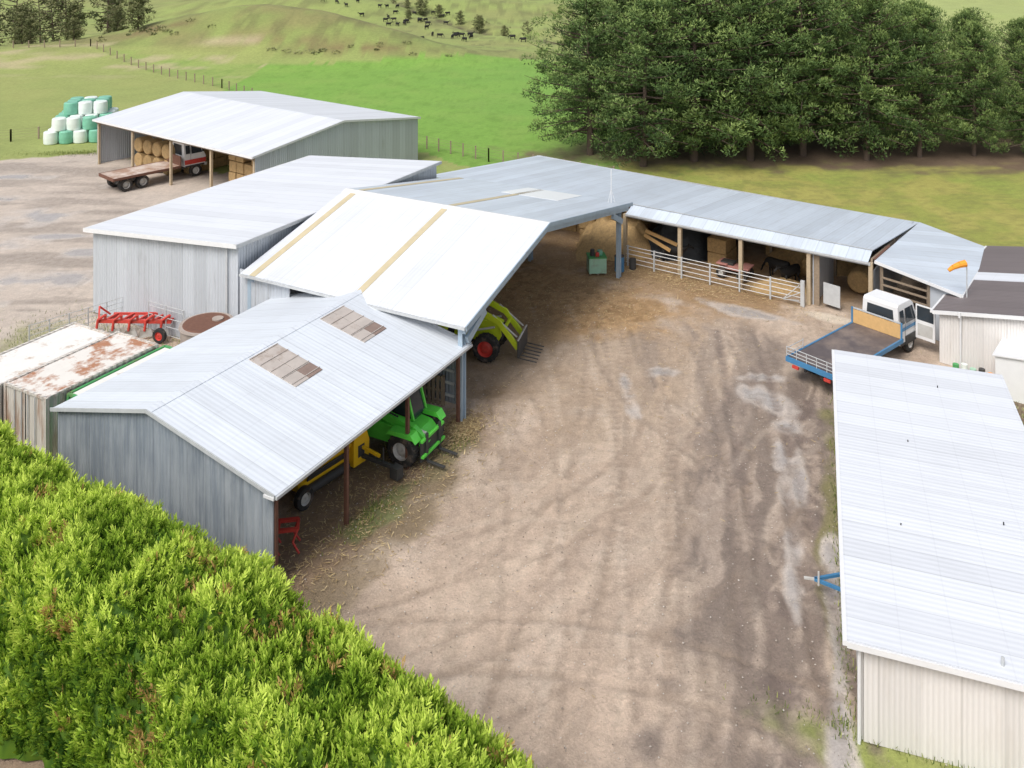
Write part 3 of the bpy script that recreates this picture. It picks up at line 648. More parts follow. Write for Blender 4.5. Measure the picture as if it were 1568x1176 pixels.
m.box(0,5.3,-1.25,1.25,1.08,1.16,'rustdeck'); m.box(-.05,0,-1.25,1.25,.95,1.2,'rustpost')
for s in(-1,1):
    m.box(0,5.3,s*1.25-.03,s*1.25+.03,1.0,1.18,'rustpost')
    for x in(1.0,2.3): m.wheel(x,s*.9,.5,.5,.5,.28,'rim',lugs=False)
    m.wheel(6.7,s*.9,.5,.5,.28,.28,'rim',lugs=False)
m.box(5.25,5.33,-1.25,1.25,1.1,1.9,'rustpost')
c=MB(); build_cab(c,5.7,'white',2.2); 
o=len(m.v); m.v+=[(v[0],v[1],.35+v[2]*1.08) for v in c.v]
for f,k in zip(c.f,c.m): m.f.append(tuple(o+a for a in f)); m.m.append(m.mi(c.ms[k]))
m.box(5.72,7.5,-1.125,1.125,1.1,1.45,'red')
m.build('deck_truck',None,(-30.6,68.0,0),R(48),bev=.02)
# tractor with loader
m=MB()
for s in(-1,1):
    m.wheel(0,s*.85,.85,.85,.5,.5,'red'); m.wheel(2.55,s*.82,.62,.62,.42,.36,'red')
    m.prism([(-.75,1.35),(-.55,1.75),(.1,1.85),(.6,1.6),(.75,1.3),(.6,1.35),(.1,1.65),(-.5,1.58)],.5,'lime',y=s*.85)
m.prism([(.9,.75),(3.0,.75),(3.15,1.0),(3.1,1.45),(2.7,1.62),(.9,1.75)],lambda z:.85 if z<1.4 else .7,'lime')
m.box(2.0,3.17,-.3,.3,.8,1.4,'darkmetal'); m.box(-.5,2.9,-.22,.22,.55,.9,'darkmetal')
m.prism([(-.65,1.2),(.9,1.1),(1.05,1.7),(.85,2.72),(-.5,2.75),(-.75,1.8)],lambda z:1.5 if z<1.7 else 1.5-(z-1.7)*.12,'glass')
m.box(-.62,.95,-.78,.78,2.72,2.86,'lime')
for x in(.98,-.68):
    for s in(-1,1): m.beam((x,s*.76,1.2),(x*.9,s*.70,2.74),.08,.08,'darkmetal')
for s in(-.62,.62):
    m.beam((1.3,s,1.1),(1.25,s,1.95),.1,.26,'lime'); m.beam((1.25,s,1.98),(2.2,s,2.15),.13,.26,'lime'); m.beam((2.15,s,2.17),(3.1,s,1.75),.13,.26,'lime'); m.beam((3.05,s,1.8),(4.0,s,.65),.13,.24,'lime')
    m.cyl((1.7,s,1.2),(2.9,s,1.5),.05,.05,'rim',8); m.cyl((2.8,s,2.05),(3.95,s,1.15),.045,.045,'rim',8)
m.beam((3.3,-.62,1.4),(3.3,.62,1.4),.12,.14,'lime')
m.box(4.0,4.1,-.85,.85,.3,1.1,'darkmetal')
for y in np.linspace(-.8,.8,6): m.beam((4.1,y,.3),(4.9,y,.2),.05,.05,'darkmetal')
m.beam((4.05,-.85,1.1),(4.05,.85,1.1),.08,.08,'rim')
m.cyl((1.35,.35,1.7),(1.35,.35,2.5),.05,.05,'darkmetal',8)
m.build('tractor_with_loader',None,(-3.45,42.4,0),R(-14),bev=.02)
# telehandler
m=MB()
for s in(-1,1):
    for x in(0,2.3): m.wheel(x,s*.90,.60,.60,.42,.32,'rim')
    m.prism([(-.65,1.1),(-.45,1.3),(.45,1.3),(.65,1.05),(.5,1.12),(-.5,1.16)],.42,'green',y=s*.9); m.prism([(1.65,1.05),(1.8,1.28),(2.75,1.28),(2.95,1.0),(2.8,1.1),(1.75,1.12)],.42,'green',y=s*.9)
m.prism([(-.9,.55),(2.7,.5),(2.9,.75),(2.6,1.05),(1.9,1.15),(-.5,1.3),(-.95,1.2)],1.3,'green')
m.prism([(.45,.7),(1.95,.7),(2.2,1.25),(1.85,2.35),(.6,2.45),(.45,1.5)],lambda z:.9 if z<1.4 else .84,'glass',y=.38)
m.prism([(.50,2.40),(1.90,2.32),(1.95,2.42),(1.6,2.54),(.55,2.56)],.92,'green',y=.38)
for x0,x1 in((.46,.58),(2.22,1.88)):
    for y in(-.07,.83): m.beam((x0,y,1.2),(x1,y,2.40),.09,.09,'green')
m.prism([(.45,.7),(2.0,.7),(2.15,1.25),(.45,1.35)],.94,'green',y=.38)
m.prism([(-.9,1.1),(.4,1.0),(.42,1.55),(.15,1.78),(-.75,1.72)],1.3,'green')
m.beam((-.5,-.45,1.72),(2.5,-.45,1.15),.26,.28,'green'); m.beam((2.4,-.45,1.18),(3.0,-.3,.7),.24,.26,'green')
m.cyl((1.6,-.2,1.1),(2.9,-.25,1.0),.06,.06,'rim',8); m.cyl((.2,-.62,1.9),(1.9,-.62,1.55),.03,.03,'darkmetal',8)
m.box(2.98,3.06,-.85,.7,.25,.95,'darkmetal'); m.beam((3.05,-.85,1.0),(3.05,.7,1.0),.1,.1,'green'); m.beam((3.08,-.85,.45),(3.08,.7,.45),.12,.1,'green')
for y in(-.55,.35): m.beam((3.1,y,.2),(3.85,y,.15),.12,.06,'darkmetal'); m.beam((3.1,y,.2),(3.1,y,1.2),.12,.08,'darkmetal')
m.box(-.96,-.94,-.5,.5,.75,1.15,'darkmetal')
m.build('telehandler',None,(-5.65,34.75,0),R(-26),bev=.03)
m=MB()
for i in range(6): m.box(i*.2,i*.2+.12,0,.02,0,1.2,'timber')
for z in(.05,.55,1.05): m.box(0,1.12,.02,.11,z,z+.1,'timber')
for i in range(3): m.box(i*.5,i*.5+.12,.11,.13,0,1.2,'timber')
x,y=Lw(-.35,1.2); m.build('wooden_pallet',None,(x-.5,y+.35,.5),R(-22))
# yellow baler
m=MB()
m.prism([(0,.4),(1.9,.4),(2.1,.7),(1.9,1.15),(.2,1.15),(-.1,.8)],1.3,'yellow'); m.cyl((.1,-.74,.42),(2.0,-.74,.42),.15,.15,'darkmetal',16)
m.box(-.05,2.05,-.78,-.70,.66,1.2,'yellow',rot=(.5,0,0)); m.box(.2,1.8,-.85,-.80,.74,1.02,'darkmetal',rot=(.5,0,0)); m.box(.1,1.95,-.5,.5,1.152,1.17,'yellow')
m.prism([(2.1,.35),(2.8,.35),(2.85,1.0),(2.7,1.45),(2.2,1.5),(2.1,1.2)],1.2,'yellow',y=-.35); m.box(2.3,2.6,-.965,-.955,.6,1.0,'darkmetal')
m.beam((2.5,-.9,.6),(2.85,-2.1,.42),.12,.12,'darkmetal'); m.box(2.7,3.0,-2.4,-2.05,.12,.5,'darkmetal'); m.beam((2.75,-1.7,.5),(2.75,-1.7,1.0),.05,.05,'darkmetal'); m.beam((2.5,-.9,.9),(2.7,-1.6,.7),.08,.1,'yellow')
for s in(-.85,.75): m.wheel(.0,s,.36,.36,.22,.2,'rim',lugs=False)
m.wheel(2.45,.5,.36,.36,.22,.2,'yellow',lugs=False)
m.build('yellow_hay_baler',None,(-7.75,30.95,0),R(54),bev=.03,sc=1.05)
m=MB(); m.beam((0,0,.7),(1.6,0,.7),.1,.1,'red'); m.beam((0,.5,.7),(1.6,.5,.7),.1,.1,'red')
for x in(0,.5,1.0,1.6): m.beam((x,0,.7),(x,.5,.7),.08,.08,'red'); m.path([(x,.0,.7),(x-.15,-.15,.4),(x+.05,-.25,.1)],.035,'red'); m.path([(x,.5,.7),(x-.15,.45,.35),(x+.05,.35,.1)],.035,'red')
m.beam((.8,.5,.7),(.8,.3,1.35),.08,.08,'red')
x,y=Lw(-9.9,1.9); m.build('red_tine_cultivator',None,(x+.1,y,0),R(10))
m=MB(); m.beam((0,0,.8),(3.4,.9,.8),.14,.16,'red'); m.beam((.2,.8,.85),(2.9,1.6,.85),.1,.1,'red')
for i in range(5):
    x=.3+i*.75; y=.08+i*.2
    m.path([(x,y,.8),(x+.1,y-.1,1.15),(x-.25,y-.2,.9),(x-.3,y-.25,.4)],.06,'red',8)
    m.slab([(x-.55,y-.35,.05),(x+.05,y-.05,.12),(x-.05,y-.1,.5),(x-.4,y-.35,.45)],.03,'rim',(0,1,0))
    m.beam((x,y,.8),(x+.1,y+.75,.85),.1,.12,'red'); m.path([(x+.1,y+.75,.85),(x-.15,y+.7,.5),(x,y+.6,.12)],.05,'darkmetal',8)
m.wheel(3.2,.3,.35,.35,.2,.2,'red',lugs=False); m.beam((0,0,.8),(-.3,.4,1.3),.08,.08,'red'); m.beam((0,.8,.8),(-.3,.4,1.3),.08,.08,'red')
m.build('red_plough',None,(-19.9,43.4,0),R(-16))
m=MB(); m.box(0,1.0,0,.9,.08,.95,'mint'); m.box(-.03,1.03,-.03,.93,.93,.99,'greencont'); 
for i in range(3): m.box(i*.44,i*.44+.12,0,.9,0,.08,'timber')
m.cyl((.25,.4,.99),(.25,.4,1.35),.14,.12,'darkmetal',12); m.cyl((.7,.5,.99),(.7,.5,1.25),.16,.16,'wrapg',12); m.box(.4,.6,.15,.35,.99,1.2,'red')
m.build('storage_bin',None,(4.4,51.3,0),R(5),bev=.015)
m=MB(); m.cyl((0,0,0),(0,0,.85),.28,.28,'blue',16); m.cyl((0,0,.85),(0,0,.88),.29,.29,'darkmetal',16); m.cyl((.8,.3,0),(.8,.3,.6),.2,.2,'darkmetal',12); m.build('oil_drum',None,(6.2,52.0,0))
def container(name,a,b,w,l,h,top,side,rzj=0):
    m=MB(); m.box(0,l,0,w,.12,h,side); m.slab([(.08,.08,h+.01),(l-.08,.08,h+.01),(l-.08,w-.08,h+.01),(.08,w-.08,h+.01)],.006,top)
    for x in(0,l):
        for y in(0,w): m.box(x-.06,x+.06,y-.06,y+.06,0,h+.03,side)
    for y in(0,w): m.beam((0,y,h),(l,y,h),.1,.1,side); m.beam((0,y,.12),(l,y,.12),.1,.14,side)
    for x in(0,l): m.beam((x,0,h),(x,w,h),.1,.1,side); m.beam((x,0,.12),(x,w,.12),.1,.14,side)
    n=int(l/.3)
    for i in range(n): m.box(i*.3+.08,i*.3+.22,w,w+.03,.2,h-.06,side); m.box(i*.3+.08,i*.3+.22,-.03,0,.2,h-.06,side)
    for y in(w*.25,w*.42,w*.58,w*.75): m.cyl((-.05,y,.2),(-.05,y,h-.08),.02,.02,'galv',6)
    m.box(-.03,-.0,w/2-.01,w/2+.01,.2,h-.1,'darkmetal')
    x,y=Lw(a,b); m.build(name,None,(x,y,0),TH+rzj)
container('shipping_container',-9.7,11.75,2.4,4.9,2.45,'rustwhite','rustend')
container('shipping_container',-9.9,14.3,2.4,4.9,2.4,'cleanwhite','rustend')
container('green_shipping_container',-8.9,10.1,1.5,4.4,2.3,'cleanwhite','greencont')
m=MB(); m.cyl((0,0,0),(0,0,1.9),1.12,1.12,'conc',36); m.cyl((0,0,1.9),(0,0,1.98),1.2,1.18,'conc',36); m.cyl((0,0,1.98),(0,0,2.02),1.04,1.0,'rustpost',36); m.cyl((.4,.3,2.02),(.4,.3,2.08),.25,.25,'conc',16)
x,y=Lw(-1.5,12.4); m.build('concrete_water_tank',None,(x,y,0))
m=MB()
for i in range(6): m.cyl((i*.9,0,0),(i*.9,0,1.2),.03,.03,'galv',6)
for z in(.2,.45,.7,.95,1.18): m.cyl((0,0,z),(4.5,0,z),.015,.015,'galv',5)
m.build('steel_gate',None,(-22.5,42.0,0),R(48))
m=MB()
for i in range(3): m.cyl((i*1.2,0,0),(i*1.2,0,1.6),.03,.03,'galv',6)
for z in(.2,.6,1.0,1.4,1.58): m.cyl((0,0,z),(2.4,0,z),.018,.018,'galv',5)
x,y=Lw(-.4,17.5); m.build('steel_gate',None,(x,y,0),R(-28))
m=MB(); m.beam((0,0,.45),(.95,.45,.45),.08,.08,'blue'); m.beam((0,0,.45),(.95,-.4,.45),.08,.08,'blue'); m.beam((.95,-.45,.45),(.95,.5,.45),.08,.08,'blue'); m.beam((-.3,0,.45),(.05,0,.45),.06,.06,'rim'); m.cyl((.1,-.1,.35),(.1,-.1,.75),.03,.03,'rim',8); m.box(.95,1.5,-.45,.5,.4,.5,'blue'); m.wheel(1.3,.6,.28,.28,.16,.15,lugs=False); m.wheel(1.3,-.55,.28,.28,.16,.15,lugs=False)
m.build('blue_trailer_drawbar',None,(8.9,26.5,0),R(-12))
m=MB(); m.cyl((0,0,4),(0,0,6.1),.025,.02,'trim',6); m.cyl((-.2,0,4.1),(0,0,5.0),.012,.012,'trim',5); m.cyl((.25,0,4.1),(0,0,5.0),.012,.012,'trim',5); x,y=Lw(17,.4); m.build('radio_antenna',None,(x,y,0))
E=empty('wrapped_bale_stack',(-42.7,83.5,0),R(14)); k=0
for row in range(4):
    for lev in range(3):
        for i in range(5-lev-(row==0)*(lev>0)):
            if row==0 and lev==2: continue
            m=MB(); roundbale(m,i*1.28+lev*.64+random.uniform(-.06,.06),row*1.28+lev*.3,.60+lev*1.15,.64,1.18,'wrapg' if random.random()<.45 else 'wrapw','z'); k+=1
            m.build('wrapped_bale_%d'%k,E,smooth=True)
def fence(name,pts,sp=2.5,h=1.15):
    m=MB()
    for (x0,y0),(x1,y1) in zip(pts,pts[1:]):
        L=math.hypot(x1-x0,y1-y0); n=max(2,int(L/sp)); prev=None
        for i in range(n+1):
            x=x0+(x1-x0)*i/n;y=y0+(y1-y0)*i/n;z=float(gz(x,y)); m.box(x-.06,x+.06,y-.06,y+.06,z-.1,z+h,'timber')
            if prev:
                for q in(.3,.6,.85,1.08): m.beam((prev[0],prev[1],prev[2]+q),(x,y,z+q),.012,.012,'timber')
            prev=(x,y,z)
    m.build(name)
fence('post_and_wire_fence',[(-110,134),(-65,139),(-36.7,114),(-18,92)],2.2)
fence('post_and_wire_fence',[(-10,83.5),(-2,77),(8,71)],1.4)
fence('post_and_wire_fence',[(-70,80),(-47,84.5),(-41,88)],1.8)
fence('post_and_wire_fence',[(-60,196),(-20,205),(20,190),(60,180)],3.0)
# ------------------------------------------------------------------ vegetation
def clumps(cent,rad,nl,ls,lw,up,ct,flat=.75,rnd=.5):
    n=len(cent); c=np.repeat(cent,nl,0); r=np.repeat(rad,nl)[:,None]; t=np.repeat(ct,nl)
    d=unit(rng.normal(size=(n*nl,3))); k=rng.uniform(.3,1,(n*nl,1))**.5
    p=c+d*r*k*np.array([1,1,flat])
    lg=unit(d*.8+np.array([0,0,up])+rng.normal(size=d.shape)*rnd); sd=unit(np.cross(lg,rng.normal(size=d.shape)))
    l=ls*rng.uniform(.6,1.3,(n*nl,1)); w=lw*rng.uniform(.7,1.3,(n*nl,1))
    V=np.stack([p-sd*w,p+sd*w,p+lg*l+sd*w*.35,p+lg*l-sd*w*.35],1).reshape(-1,3)
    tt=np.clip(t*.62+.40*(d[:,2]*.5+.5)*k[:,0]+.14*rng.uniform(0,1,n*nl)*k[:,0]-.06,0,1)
    T=np.stack([tt-.06,tt-.06,tt+.08,tt+.08],1).reshape(-1)
    return V,np.arange(len(V)).reshape(-1,4),T
def tubeq(pts,rads,n=7):
    pts=np.array(pts,float); V=[];Qs=[]
    for i,p in enumerate(pts):
        d=pts[min(i+1,len(pts)-1)]-pts[max(i-1,0)]; d/=np.linalg.norm(d)+1e-9
        u=np.array([0,0,1.]) if abs(d[2])<.9 else np.array([1.,0,0]); e=np.cross(d,u);e/=np.linalg.norm(e);g=np.cross(e,d)
        for k in range(n):
            t=2*math.pi*k/n; V.append(p+(e*math.cos(t)+g*math.sin(t))*rads[i])
    for i in range(len(pts)-1):
        for k in range(n): Qs.append((i*n+k,i*n+(k+1)%n,(i+1)*n+(k+1)%n,(i+1)*n+k))
    return np.array(V),np.array(Qs)
def tree(name,h,rmax,cb,seed,mats,nlimb=48,nl=26,ls=.42,lw=.085,up=.5,shape='pine',cr=.85,sparse=1.0,rnd=.5):
    global rng; rng=np.random.default_rng(seed)
    Vs=[];Qs=[];Ts=[];Ms=[];o=0
    def put(V,Q,T,mi):
        nonlocal o; Vs.append(V);Qs.append(Q+o);Ts.append(T);Ms.append(np.full(len(Q),mi));o+=len(V)
    lean=rng.normal(size=2)*.25
    tp=[np.array([lean[0]*s*s,lean[1]*s*s,s*h*.95-.2]) for s in np.linspace(0,1,8)]
    V,Q=tubeq(tp,[h*.018*(1-.9*s)+.03 for s in np.linspace(0,1,8)],9); put(V,Q,np.zeros(len(V)),0)
    cen=[];rad=[];ct=[]
    bulge=rng.uniform(.7,1.2,8)
    for i in range(nlimb):
        s=(i+.5)/nlimb; z=cb+(h-cb)*s*.97
        if shape=='pine': prof=min(1,(.62+s*1.7))*(1-s**2.3)**.75
        else: prof=math.sin(math.pi*min(1,.12+s*.85))**.6
        az=i*2.39996+rng.uniform(-.4,.4); L=rmax*prof*rng.uniform(.68,1.15)*bulge[int((az%(2*math.pi))/(2*math.pi)*8)%8]+.3
        rise=(.05+.45*s)*L*rng.uniform(.4,1.2)-(.16*L if s<.25 else 0)
        b0=np.array([lean[0]*s*s,lean[1]*s*s,z]); d=np.array([math.cos(az),math.sin(az),0])
        pts=[b0+d*L*q+np.array([0,0,rise*q*q]) for q in(0,.35,.7,1)]
        V,Q=tubeq(pts,[.10*(1-s*.6),.07,.04,.015],5); put(V,Q,np.zeros(len(V)),0)
        tone=rng.uniform(.05,.95)
        for q in np.arange(.3,1.05,.14*(5/max(L,2.0))*.9+.05):
            if rng.uniform()>sparse: continue
            p=b0+d*L*q+np.array([0,0,rise*q*q])+rng.normal(size=3)*np.array([.45,.45,.35])*min(1,L/3)
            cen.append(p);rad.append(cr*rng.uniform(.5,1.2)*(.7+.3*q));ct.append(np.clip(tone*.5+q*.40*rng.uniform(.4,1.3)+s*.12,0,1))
    for _ in range(int(6*sparse)): cen.append(np.array([lean[0],lean[1],h*rng.uniform(.88,1.0)])+rng.normal(size=3)*.35);rad.append(cr*.6);ct.append(.7)
    V,Q,T=clumps(np.array(cen),np.array(rad),nl,ls,lw,up,np.array(ct),rnd=rnd); put(V,Q,T,1)
    return npmesh(name,np.concatenate(Vs),np.concatenate(Qs),mats,np.concatenate(Ms),np.concatenate(Ts))
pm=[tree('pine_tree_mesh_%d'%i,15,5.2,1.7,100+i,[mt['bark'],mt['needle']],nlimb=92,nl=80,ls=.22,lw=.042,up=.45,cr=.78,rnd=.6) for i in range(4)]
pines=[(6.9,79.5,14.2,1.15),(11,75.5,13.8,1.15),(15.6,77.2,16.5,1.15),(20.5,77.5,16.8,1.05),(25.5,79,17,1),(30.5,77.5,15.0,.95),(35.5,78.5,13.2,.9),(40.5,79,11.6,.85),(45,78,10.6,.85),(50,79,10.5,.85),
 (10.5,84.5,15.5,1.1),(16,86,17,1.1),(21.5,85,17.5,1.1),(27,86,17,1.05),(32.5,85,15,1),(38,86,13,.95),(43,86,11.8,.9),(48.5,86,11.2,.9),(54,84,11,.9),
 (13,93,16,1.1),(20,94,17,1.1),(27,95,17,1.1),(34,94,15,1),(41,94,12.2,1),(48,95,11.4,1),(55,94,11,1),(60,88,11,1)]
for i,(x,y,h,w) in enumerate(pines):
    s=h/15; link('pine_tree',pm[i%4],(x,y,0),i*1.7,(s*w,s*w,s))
bm_=[tree('broadleaf_tree_mesh_%d'%i,9,3.3,1.2,300+i,[mt['bark'],mt['bush']],nlimb=34,nl=34,ls=.36,lw=.10,up=.2,shape='round',cr=.8,sparse=[1,.3,.8][i]) for i in range(3)]
bt=[(-92,152,8,0),(-86,156,10.5,1),(-88,148,6,2),(-82,151,6.5,0),(-78,158,11,1),(-80,147,5,2),(-74,152,6,0),(-70,156,9.5,1),(-66,151,4,2),(-84,165,9,1),(-95,162,10,0),(-73,166,8,2),(-61,147,6,0),(-99,150,8,2),(-90,172,10,1),(-103,158,9,0),(-77,144,4,0),(-71,146,3.5,2),(-85,143,4,0),
 (-28,278,6,2),(-22,272,4,0),(-38,290,5,1),(-15,262,4,2),(-9,250,5,0),(-2,240,3.5,2),(-33,284,3,0),(4,231,5,1),(16,218,4,2),(-30,262,3,0)]
for i,(x,y,h,k) in enumerate(bt): s=h/9; link('broadleaf_tree',bm_[k],(x,y,float(gz(x,y))-.2),i*1.3,(s,s,s))
rng=np.random.default_rng(9)
sx=np.r_[rng.normal(-58,4,16),rng.normal(-26,7,14)]; sy=np.r_[rng.normal(145,1.6,16),rng.normal(137.5,1.2,14)]
cc=np.stack([sx,sy,gz(sx,sy)+.05],-1); V,Q_,T=clumps(cc,rng.uniform(.3,.9,len(sx)),40,.25,.09,.3,rng.uniform(.3,.9,len(sx)),flat=.4)
link('scrub_patch',npmesh('scrub_patch',V,Q_,[mt['bush']],tint=T))
# hedge ------------------------------------------------------------
rng=np.random.default_rng(5)
cl=np.array([(-27,33.2),(-17.0,27.7),(-11.8,24.8),(-7.0,21.8),(-3.2,18.7),(.15,15.8),(4.3,11.6)])
seg=np.r_[0,np.cumsum(np.hypot(*np.diff(cl,axis=0).T))]; LH=seg[-1]
def hpos(s,ph):
    """ph=0 camera side foot, ph=pi far side foot"""
    cx=np.interp(s,seg,cl[:,0]);cy=np.interp(s,seg,cl[:,1]); e=1.5
    tx=np.interp(s+e,seg,cl[:,0])-np.interp(s-e,seg,cl[:,0]);ty=np.interp(s+e,seg,cl[:,1])-np.interp(s-e,seg,cl[:,1]); L=np.hypot(tx,ty)+1e-9;tx/=L;ty/=L
    mx,my=ty,-tx
    c=np.cos(ph);sn=np.sin(ph)
    lum=(fbm(s*.9+3,ph*3.2,21,3)-.5); fine=fbm(s*3.5,ph*9,22,2)-.5
    hw=np.where(c>0,2.95,1.9)+lum*.9+fine*.3; H=3.45+lum*.8+fine*.35+.15*np.sin(s*.7)
    off=np.sign(c)*np.abs(c)**.7*hw; z=np.abs(sn)**.75*H
    return np.stack([cx+mx*off,cy+my*off,z],-1),lum
ns,npn=int(LH/.10),90
S,PH=np.meshgrid(np.linspace(0,LH,ns),np.linspace(.02,math.pi-.02,npn),indexing='ij')
P,LU=hpos(S,PH)
ii=np.arange(ns*npn).reshape(ns,npn); qh=np.stack([ii[:-1,:-1],ii[1:,:-1],ii[1:,1:],ii[:-1,1:]],-1).reshape(-1,4)
e1=P[1:,:-1]-P[:-1,:-1]; e2=P[:-1,1:]-P[:-1,:-1]; cn=np.cross(e1,e2); ar=np.linalg.norm(cn,axis=-1); cn=unit(cn)
ctr=np.stack([np.interp(S[:-1,:-1],seg,cl[:,0]),np.interp(S[:-1,:-1],seg,cl[:,1]),np.full(ar.shape,1.2)],-1)
sg=np.sign(((P[:-1,:-1]-ctr)*cn).sum(-1)); cn=cn*sg[...,None]
Vh=(P+0).reshape(-1,3); Vh[:,2]-=.15
Th=np.full(len(Vh),.10)+fbm(S.ravel()*5,PH.ravel()*9,3)*.25
ntf=36000
wgt=(ar*np.where(PH[:-1,:-1]>2.5,.35,1.0)*np.where(S[:-1,:-1]<5,.3,1.0)).ravel(); wgt/=wgt.sum()
ci=rng.choice(len(wgt),ntf,p=wgt); si,pi_=np.divmod(ci,npn-1)
s=S[si,pi_]+rng.uniform(0,.1,ntf); ph=PH[si,pi_]+rng.uniform(0,.035,ntf)
p,lu=hpos(s,ph); nr=cn[si,pi_]
patch=fbm(s*1.7,ph*5,31,3); fp=fbm(s*4.5,ph*13,37,2); brownp=fbm(s*.9,ph*3.5,44,3)
dirn=unit(nr*.55+np.array([0,0,.8])+rng.normal(size=p.shape)*.25)
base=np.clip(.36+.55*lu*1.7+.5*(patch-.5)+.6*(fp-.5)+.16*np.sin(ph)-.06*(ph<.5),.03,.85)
Lsp=rng.uniform(.16,.38,ntf)*(1+.6*(fp-.5))
p=p-nr*.05
sdv=unit(np.cross(dirn,rng.normal(size=p.shape)))
VV=[Vh];QQ=[qh];TT=[Th];o=len(Vh)
Js=[(.0,0),(.15,1),(.15,-1),(.4,1),(.4,-1),(.65,.8),(.65,-.8),(.85,0)]
isb=((brownp>.66)&(rng.uniform(size=ntf)<.30))|(rng.uniform(size=ntf)<.004)
for q,sg_ in Js:
    st=p+dirn*(Lsp*q)[:,None]
    ld=unit(dirn+sdv*sg_*.7+rng.normal(size=p.shape)*.12); ln=(Lsp*.5*(1.15-q*.45))[:,None]*rng.uniform(.7,1.2,(ntf,1))
    up2=unit(np.cross(ld,np.cross(dirn,sdv)+rng.normal(size=p.shape)*.6)); w=.017+.012*rng.uniform(size=(ntf,1))
    V=np.stack([st-up2*w*.7,st+up2*w*.7,st+ld*ln*.6+up2*w*1.1,st+ld*ln-up2*w*.2],1)
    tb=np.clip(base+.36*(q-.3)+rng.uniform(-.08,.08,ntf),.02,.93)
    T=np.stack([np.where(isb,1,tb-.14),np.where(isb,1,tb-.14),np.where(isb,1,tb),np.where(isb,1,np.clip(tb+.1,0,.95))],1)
    VV.append(V.reshape(-1,3));QQ.append(np.arange(ntf*4).reshape(-1,4)+o);TT.append(T.ravel());o+=ntf*4
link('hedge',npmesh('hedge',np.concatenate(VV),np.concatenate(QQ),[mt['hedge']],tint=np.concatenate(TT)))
# litter
def scatter(name,mat,cx,cy,n,l,w,zz,flat=True):
    d=rng.normal(size=(n,3))*(np.array([1,1,.12]) if flat else np.array([.4,.4,1])); 
    if not flat: d[:,2]=np.abs(d[:,2])+.4
    d=unit(d); sd=unit(np.cross(d,np.array([0,0,1.])+rng.normal(size=(n,3))*.2)); p=np.stack([cx,cy,np.full(n,zz)],-1)
    ll=l*rng.uniform(.5,1.5,(n,1)); ww=w*rng.uniform(.7,1.3,(n,1))
    V=np.stack([p-sd*ww,p+sd*ww,p+d*ll+sd*ww*.4,p+d*ll-sd*ww*.4],1).reshape(-1,3); V[:,2]=np.maximum(V[:,2],.004)
    T=np.repeat(rng.uniform(0,.9,n),4)
    link(name,npmesh(name,V,np.arange(n*4).reshape(-1,4),[mt[mat]],tint=T))
def blobs(lst):
    xs=[];ys=[]
    for cx,cy,rx,ry,r,n in lst:
        a=rng.normal(size=(n,2))*np.array([rx,ry])*.5; c,s_=math.cos(R(r)),math.sin(R(r)); xs.append(cx+a[:,0]*c-a[:,1]*s_); ys.append(cy+a[:,0]*s_+a[:,1]*c)
    return np.concatenate(xs),np.concatenate(ys)
x,y=blobs([(2,48.5,6,5,-30,4000),(-5,31,8,2.5,61.8,3000),(9.5,50.5,7,2,-35,3000),(-2.0,35.4,1.2,.8,60,1500),(8,55,8,4,-35,2500),(6,38,12,12,0,300)]); scatter('straw_litter','strawm',x,y,len(x),.16,.012,.03)
x,y=blobs([(10.7,29.3,11,.25,71.4,1300),(12.6,20.6,5,.5,-18.6,4000),(-4.8,30.2,1.6,.5,62,250),(-2.1,34.2,1.6,.6,62,150),(-16,41,5,2,60,1500),(-21,43,4,3,0,2500),(21,36,5,3,0,2500),(-38,80,5,1,5,2000)]); scatter('weed_tufts','grassblade',x,y,len(x),.12,.012,.0,False)
n=5000; x=rng.uniform(-8,12,n); y=rng.uniform(18,50,n)
r_=rng.uniform(.010,.030,n)[:,None]
c0=np.stack([x,y,np.full(n,.02)],-1); oc=np.array([(1,0,0),(0,1,0),(-1,0,0),(0,-1,0),(0,0,.8)],float)
V=(c0[:,None]+oc[None]*r_[:,:,None]*rng.uniform(.7,1.3,(n,5,1))).reshape(-1,3); b_=np.arange(n)[:,None]*5
Qs_=np.concatenate([np.concatenate([b_+i,b_+(i+1)%4,b_+4,b_+4],1) for i in range(4)])
mes=bpy.data.meshes.new('loose_stones'); mes.from_pydata(V.tolist(),[],[tuple(q[:3]) for q in Qs_.tolist()]); mes.materials.append(mt['stonem'])
at=mes.attributes.new('tint','FLOAT','POINT'); at.data.foreach_set('value',np.repeat(rng.uniform(0,1,n),5).astype(np.float32)); link('loose_stones',mes)
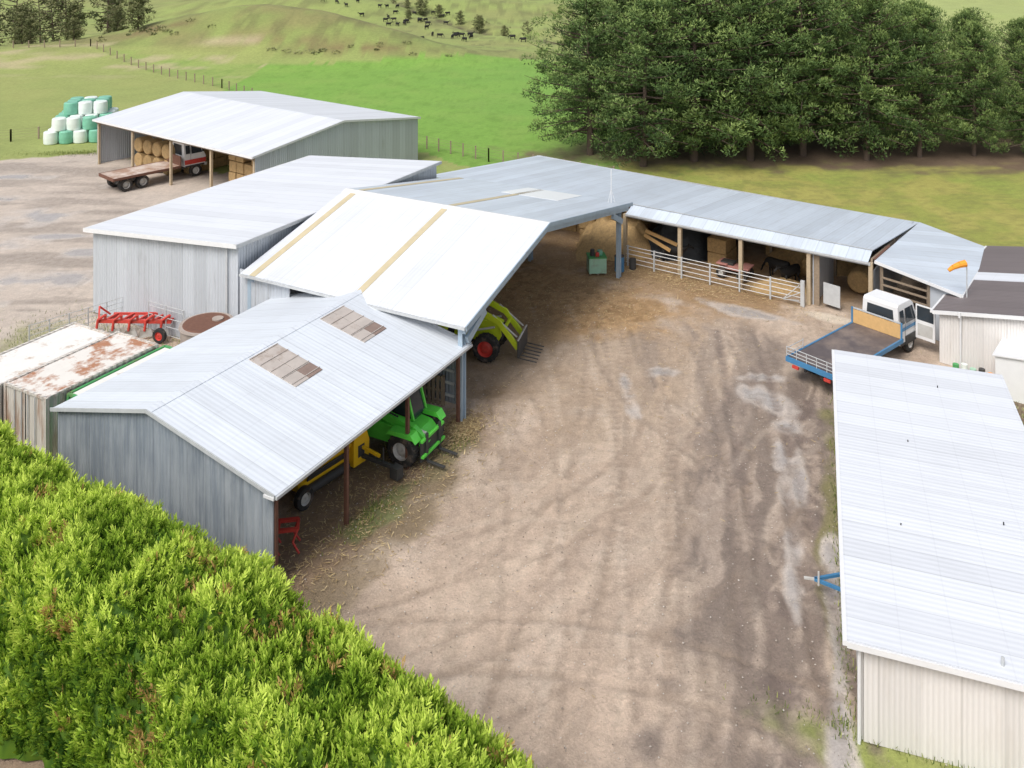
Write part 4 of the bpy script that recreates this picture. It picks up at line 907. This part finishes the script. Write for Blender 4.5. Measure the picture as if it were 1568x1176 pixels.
# ------------------------------------------------------------------ cattle
def cowmesh(graze):
    m=MB()
    rings=[(-1.0,1.15,.12,.16),(-.92,1.12,.26,.30),(-.6,1.08,.31,.36),(-.1,1.0,.34,.40),(.35,1.0,.31,.40),(.62,1.08,.24,.33),(.85,1.15,.15,.22)]
    hd=[(1.05,.95,.12,.16),(1.25,.55,.10,.13),(1.3,.42,.12,.14),(1.42,.2,.07,.08)] if graze else [(1.05,1.35,.12,.16),(1.2,1.5,.12,.13),(1.4,1.42,.10,.10),(1.6,1.3,.07,.08)]
    rr=rings+hd; n=10; vs=[]
    for x,z,w,h in rr:
        for k in range(n): t=2*math.pi*k/n; vs.append((x,w*math.cos(t),z+h*math.sin(t)))
    fs=[(i*n+k,i*n+(k+1)%n,(i+1)*n+(k+1)%n,(i+1)*n+k) for i in range(len(rr)-1) for k in range(n)]+[tuple(range(n-1,-1,-1)),tuple(range((len(rr)-1)*n,len(rr)*n))]
    m.add(vs,fs,'cow')
    for s in(-1,1):
        m.cyl((-.8,s*.17,1.0),(-.68,s*.18,.62),.17,.1,'cow',8); m.cyl((-.68,s*.18,.64),(-.86,s*.18,.42),.09,.06,'cow',8); m.cyl((-.86,s*.18,.44),(-.82,s*.18,0),.055,.06,'cow',8)
        m.cyl((.5,s*.17,.9),(.52,s*.17,.42),.13,.07,'cow',8); m.cyl((.52,s*.17,.44),(.5,s*.17,0),.06,.055,'cow',8)
        hx,hz=hd[1][0],hd[1][1]; m.cyl((hx-.02,s*.08,hz+.08),(hx-.05,s*.26,hz+.08),.05,.02,'cow',6)
    m.cyl((-1.02,0,1.2),(-1.1,0,.55),.03,.02,'cow',6)
    return m
c1=cowmesh(True).build('cow',None,(-30,255,float(gz(-30,255))),.5,sc=.8,smooth=True); c2=cowmesh(False).build('cow',None,(-36,262,float(gz(-36,262))),2,sc=.8,smooth=True)
rr_=random.Random(3)
for i in range(46):
    if i<32: x=rr_.uniform(-60,-18); y=262+rr_.uniform(-14,22)+(x+40)*-.4
    else: x=rr_.uniform(-34,4); y=rr_.uniform(205,245)
    link('cow',(c1 if i%3 else c2).data,(x,y,float(gz(x,y))),rr_.uniform(0,6.28),(.8,.8,.8))
for wx_,wy_,a,k in((8.0,2.9,2.3,0),(2.2,1.7,-.4,1),(8.9,2.2,-2.6,1)):
    x,y=Ww(wx_,wy_); link('cow',(c1,c2)[k].data,(x,y,0),a,(.75,.75,.75))
# ------------------------------------------------------------------ light, sky, camera
w=bpy.data.worlds.new('World'); scn.world=w; w.use_nodes=True; t=w.node_tree; bg=t.nodes['Background']
sky=N(t,'ShaderNodeTexSky',sky_type='NISHITA'); sky.sun_disc=False; sky.sun_elevation=R(52); sky.sun_rotation=R(215); sky.air_density=1.0; sky.dust_density=4; sky.ozone_density=1
hs=N(t,'ShaderNodeHueSaturation'); hs.inputs['Saturation'].default_value=.5; t.links.new(sky.outputs[0],hs.inputs['Color']); t.links.new(hs.outputs[0],bg.inputs['Color']); bg.inputs['Strength'].default_value=.15
sl=bpy.data.lights.new('sun','SUN'); sl.energy=2.1; sl.angle=R(28); sl.color=(1,.965,.92); so=bpy.data.objects.new('sun',sl); scn.collection.objects.link(so)
az=R(215); el=R(52); dv=Vector((math.sin(az)*math.cos(el),math.cos(az)*math.cos(el),math.sin(el))); so.rotation_euler=dv.to_track_quat('Z','Y').to_euler(); so.location=(0,0,60)
cam=bpy.data.cameras.new('camera'); co=bpy.data.objects.new('camera',cam); scn.collection.objects.link(co); scn.camera=co
co.location=(0,0,19.4); co.rotation_euler=(R(90),0,0); cam.sensor_width=36; cam.lens=31.68; cam.shift_y=-.4388; cam.clip_start=.1; cam.clip_end=6000
scn.view_settings.view_transform='Standard'; scn.view_settings.look='None'; scn.view_settings.exposure=0
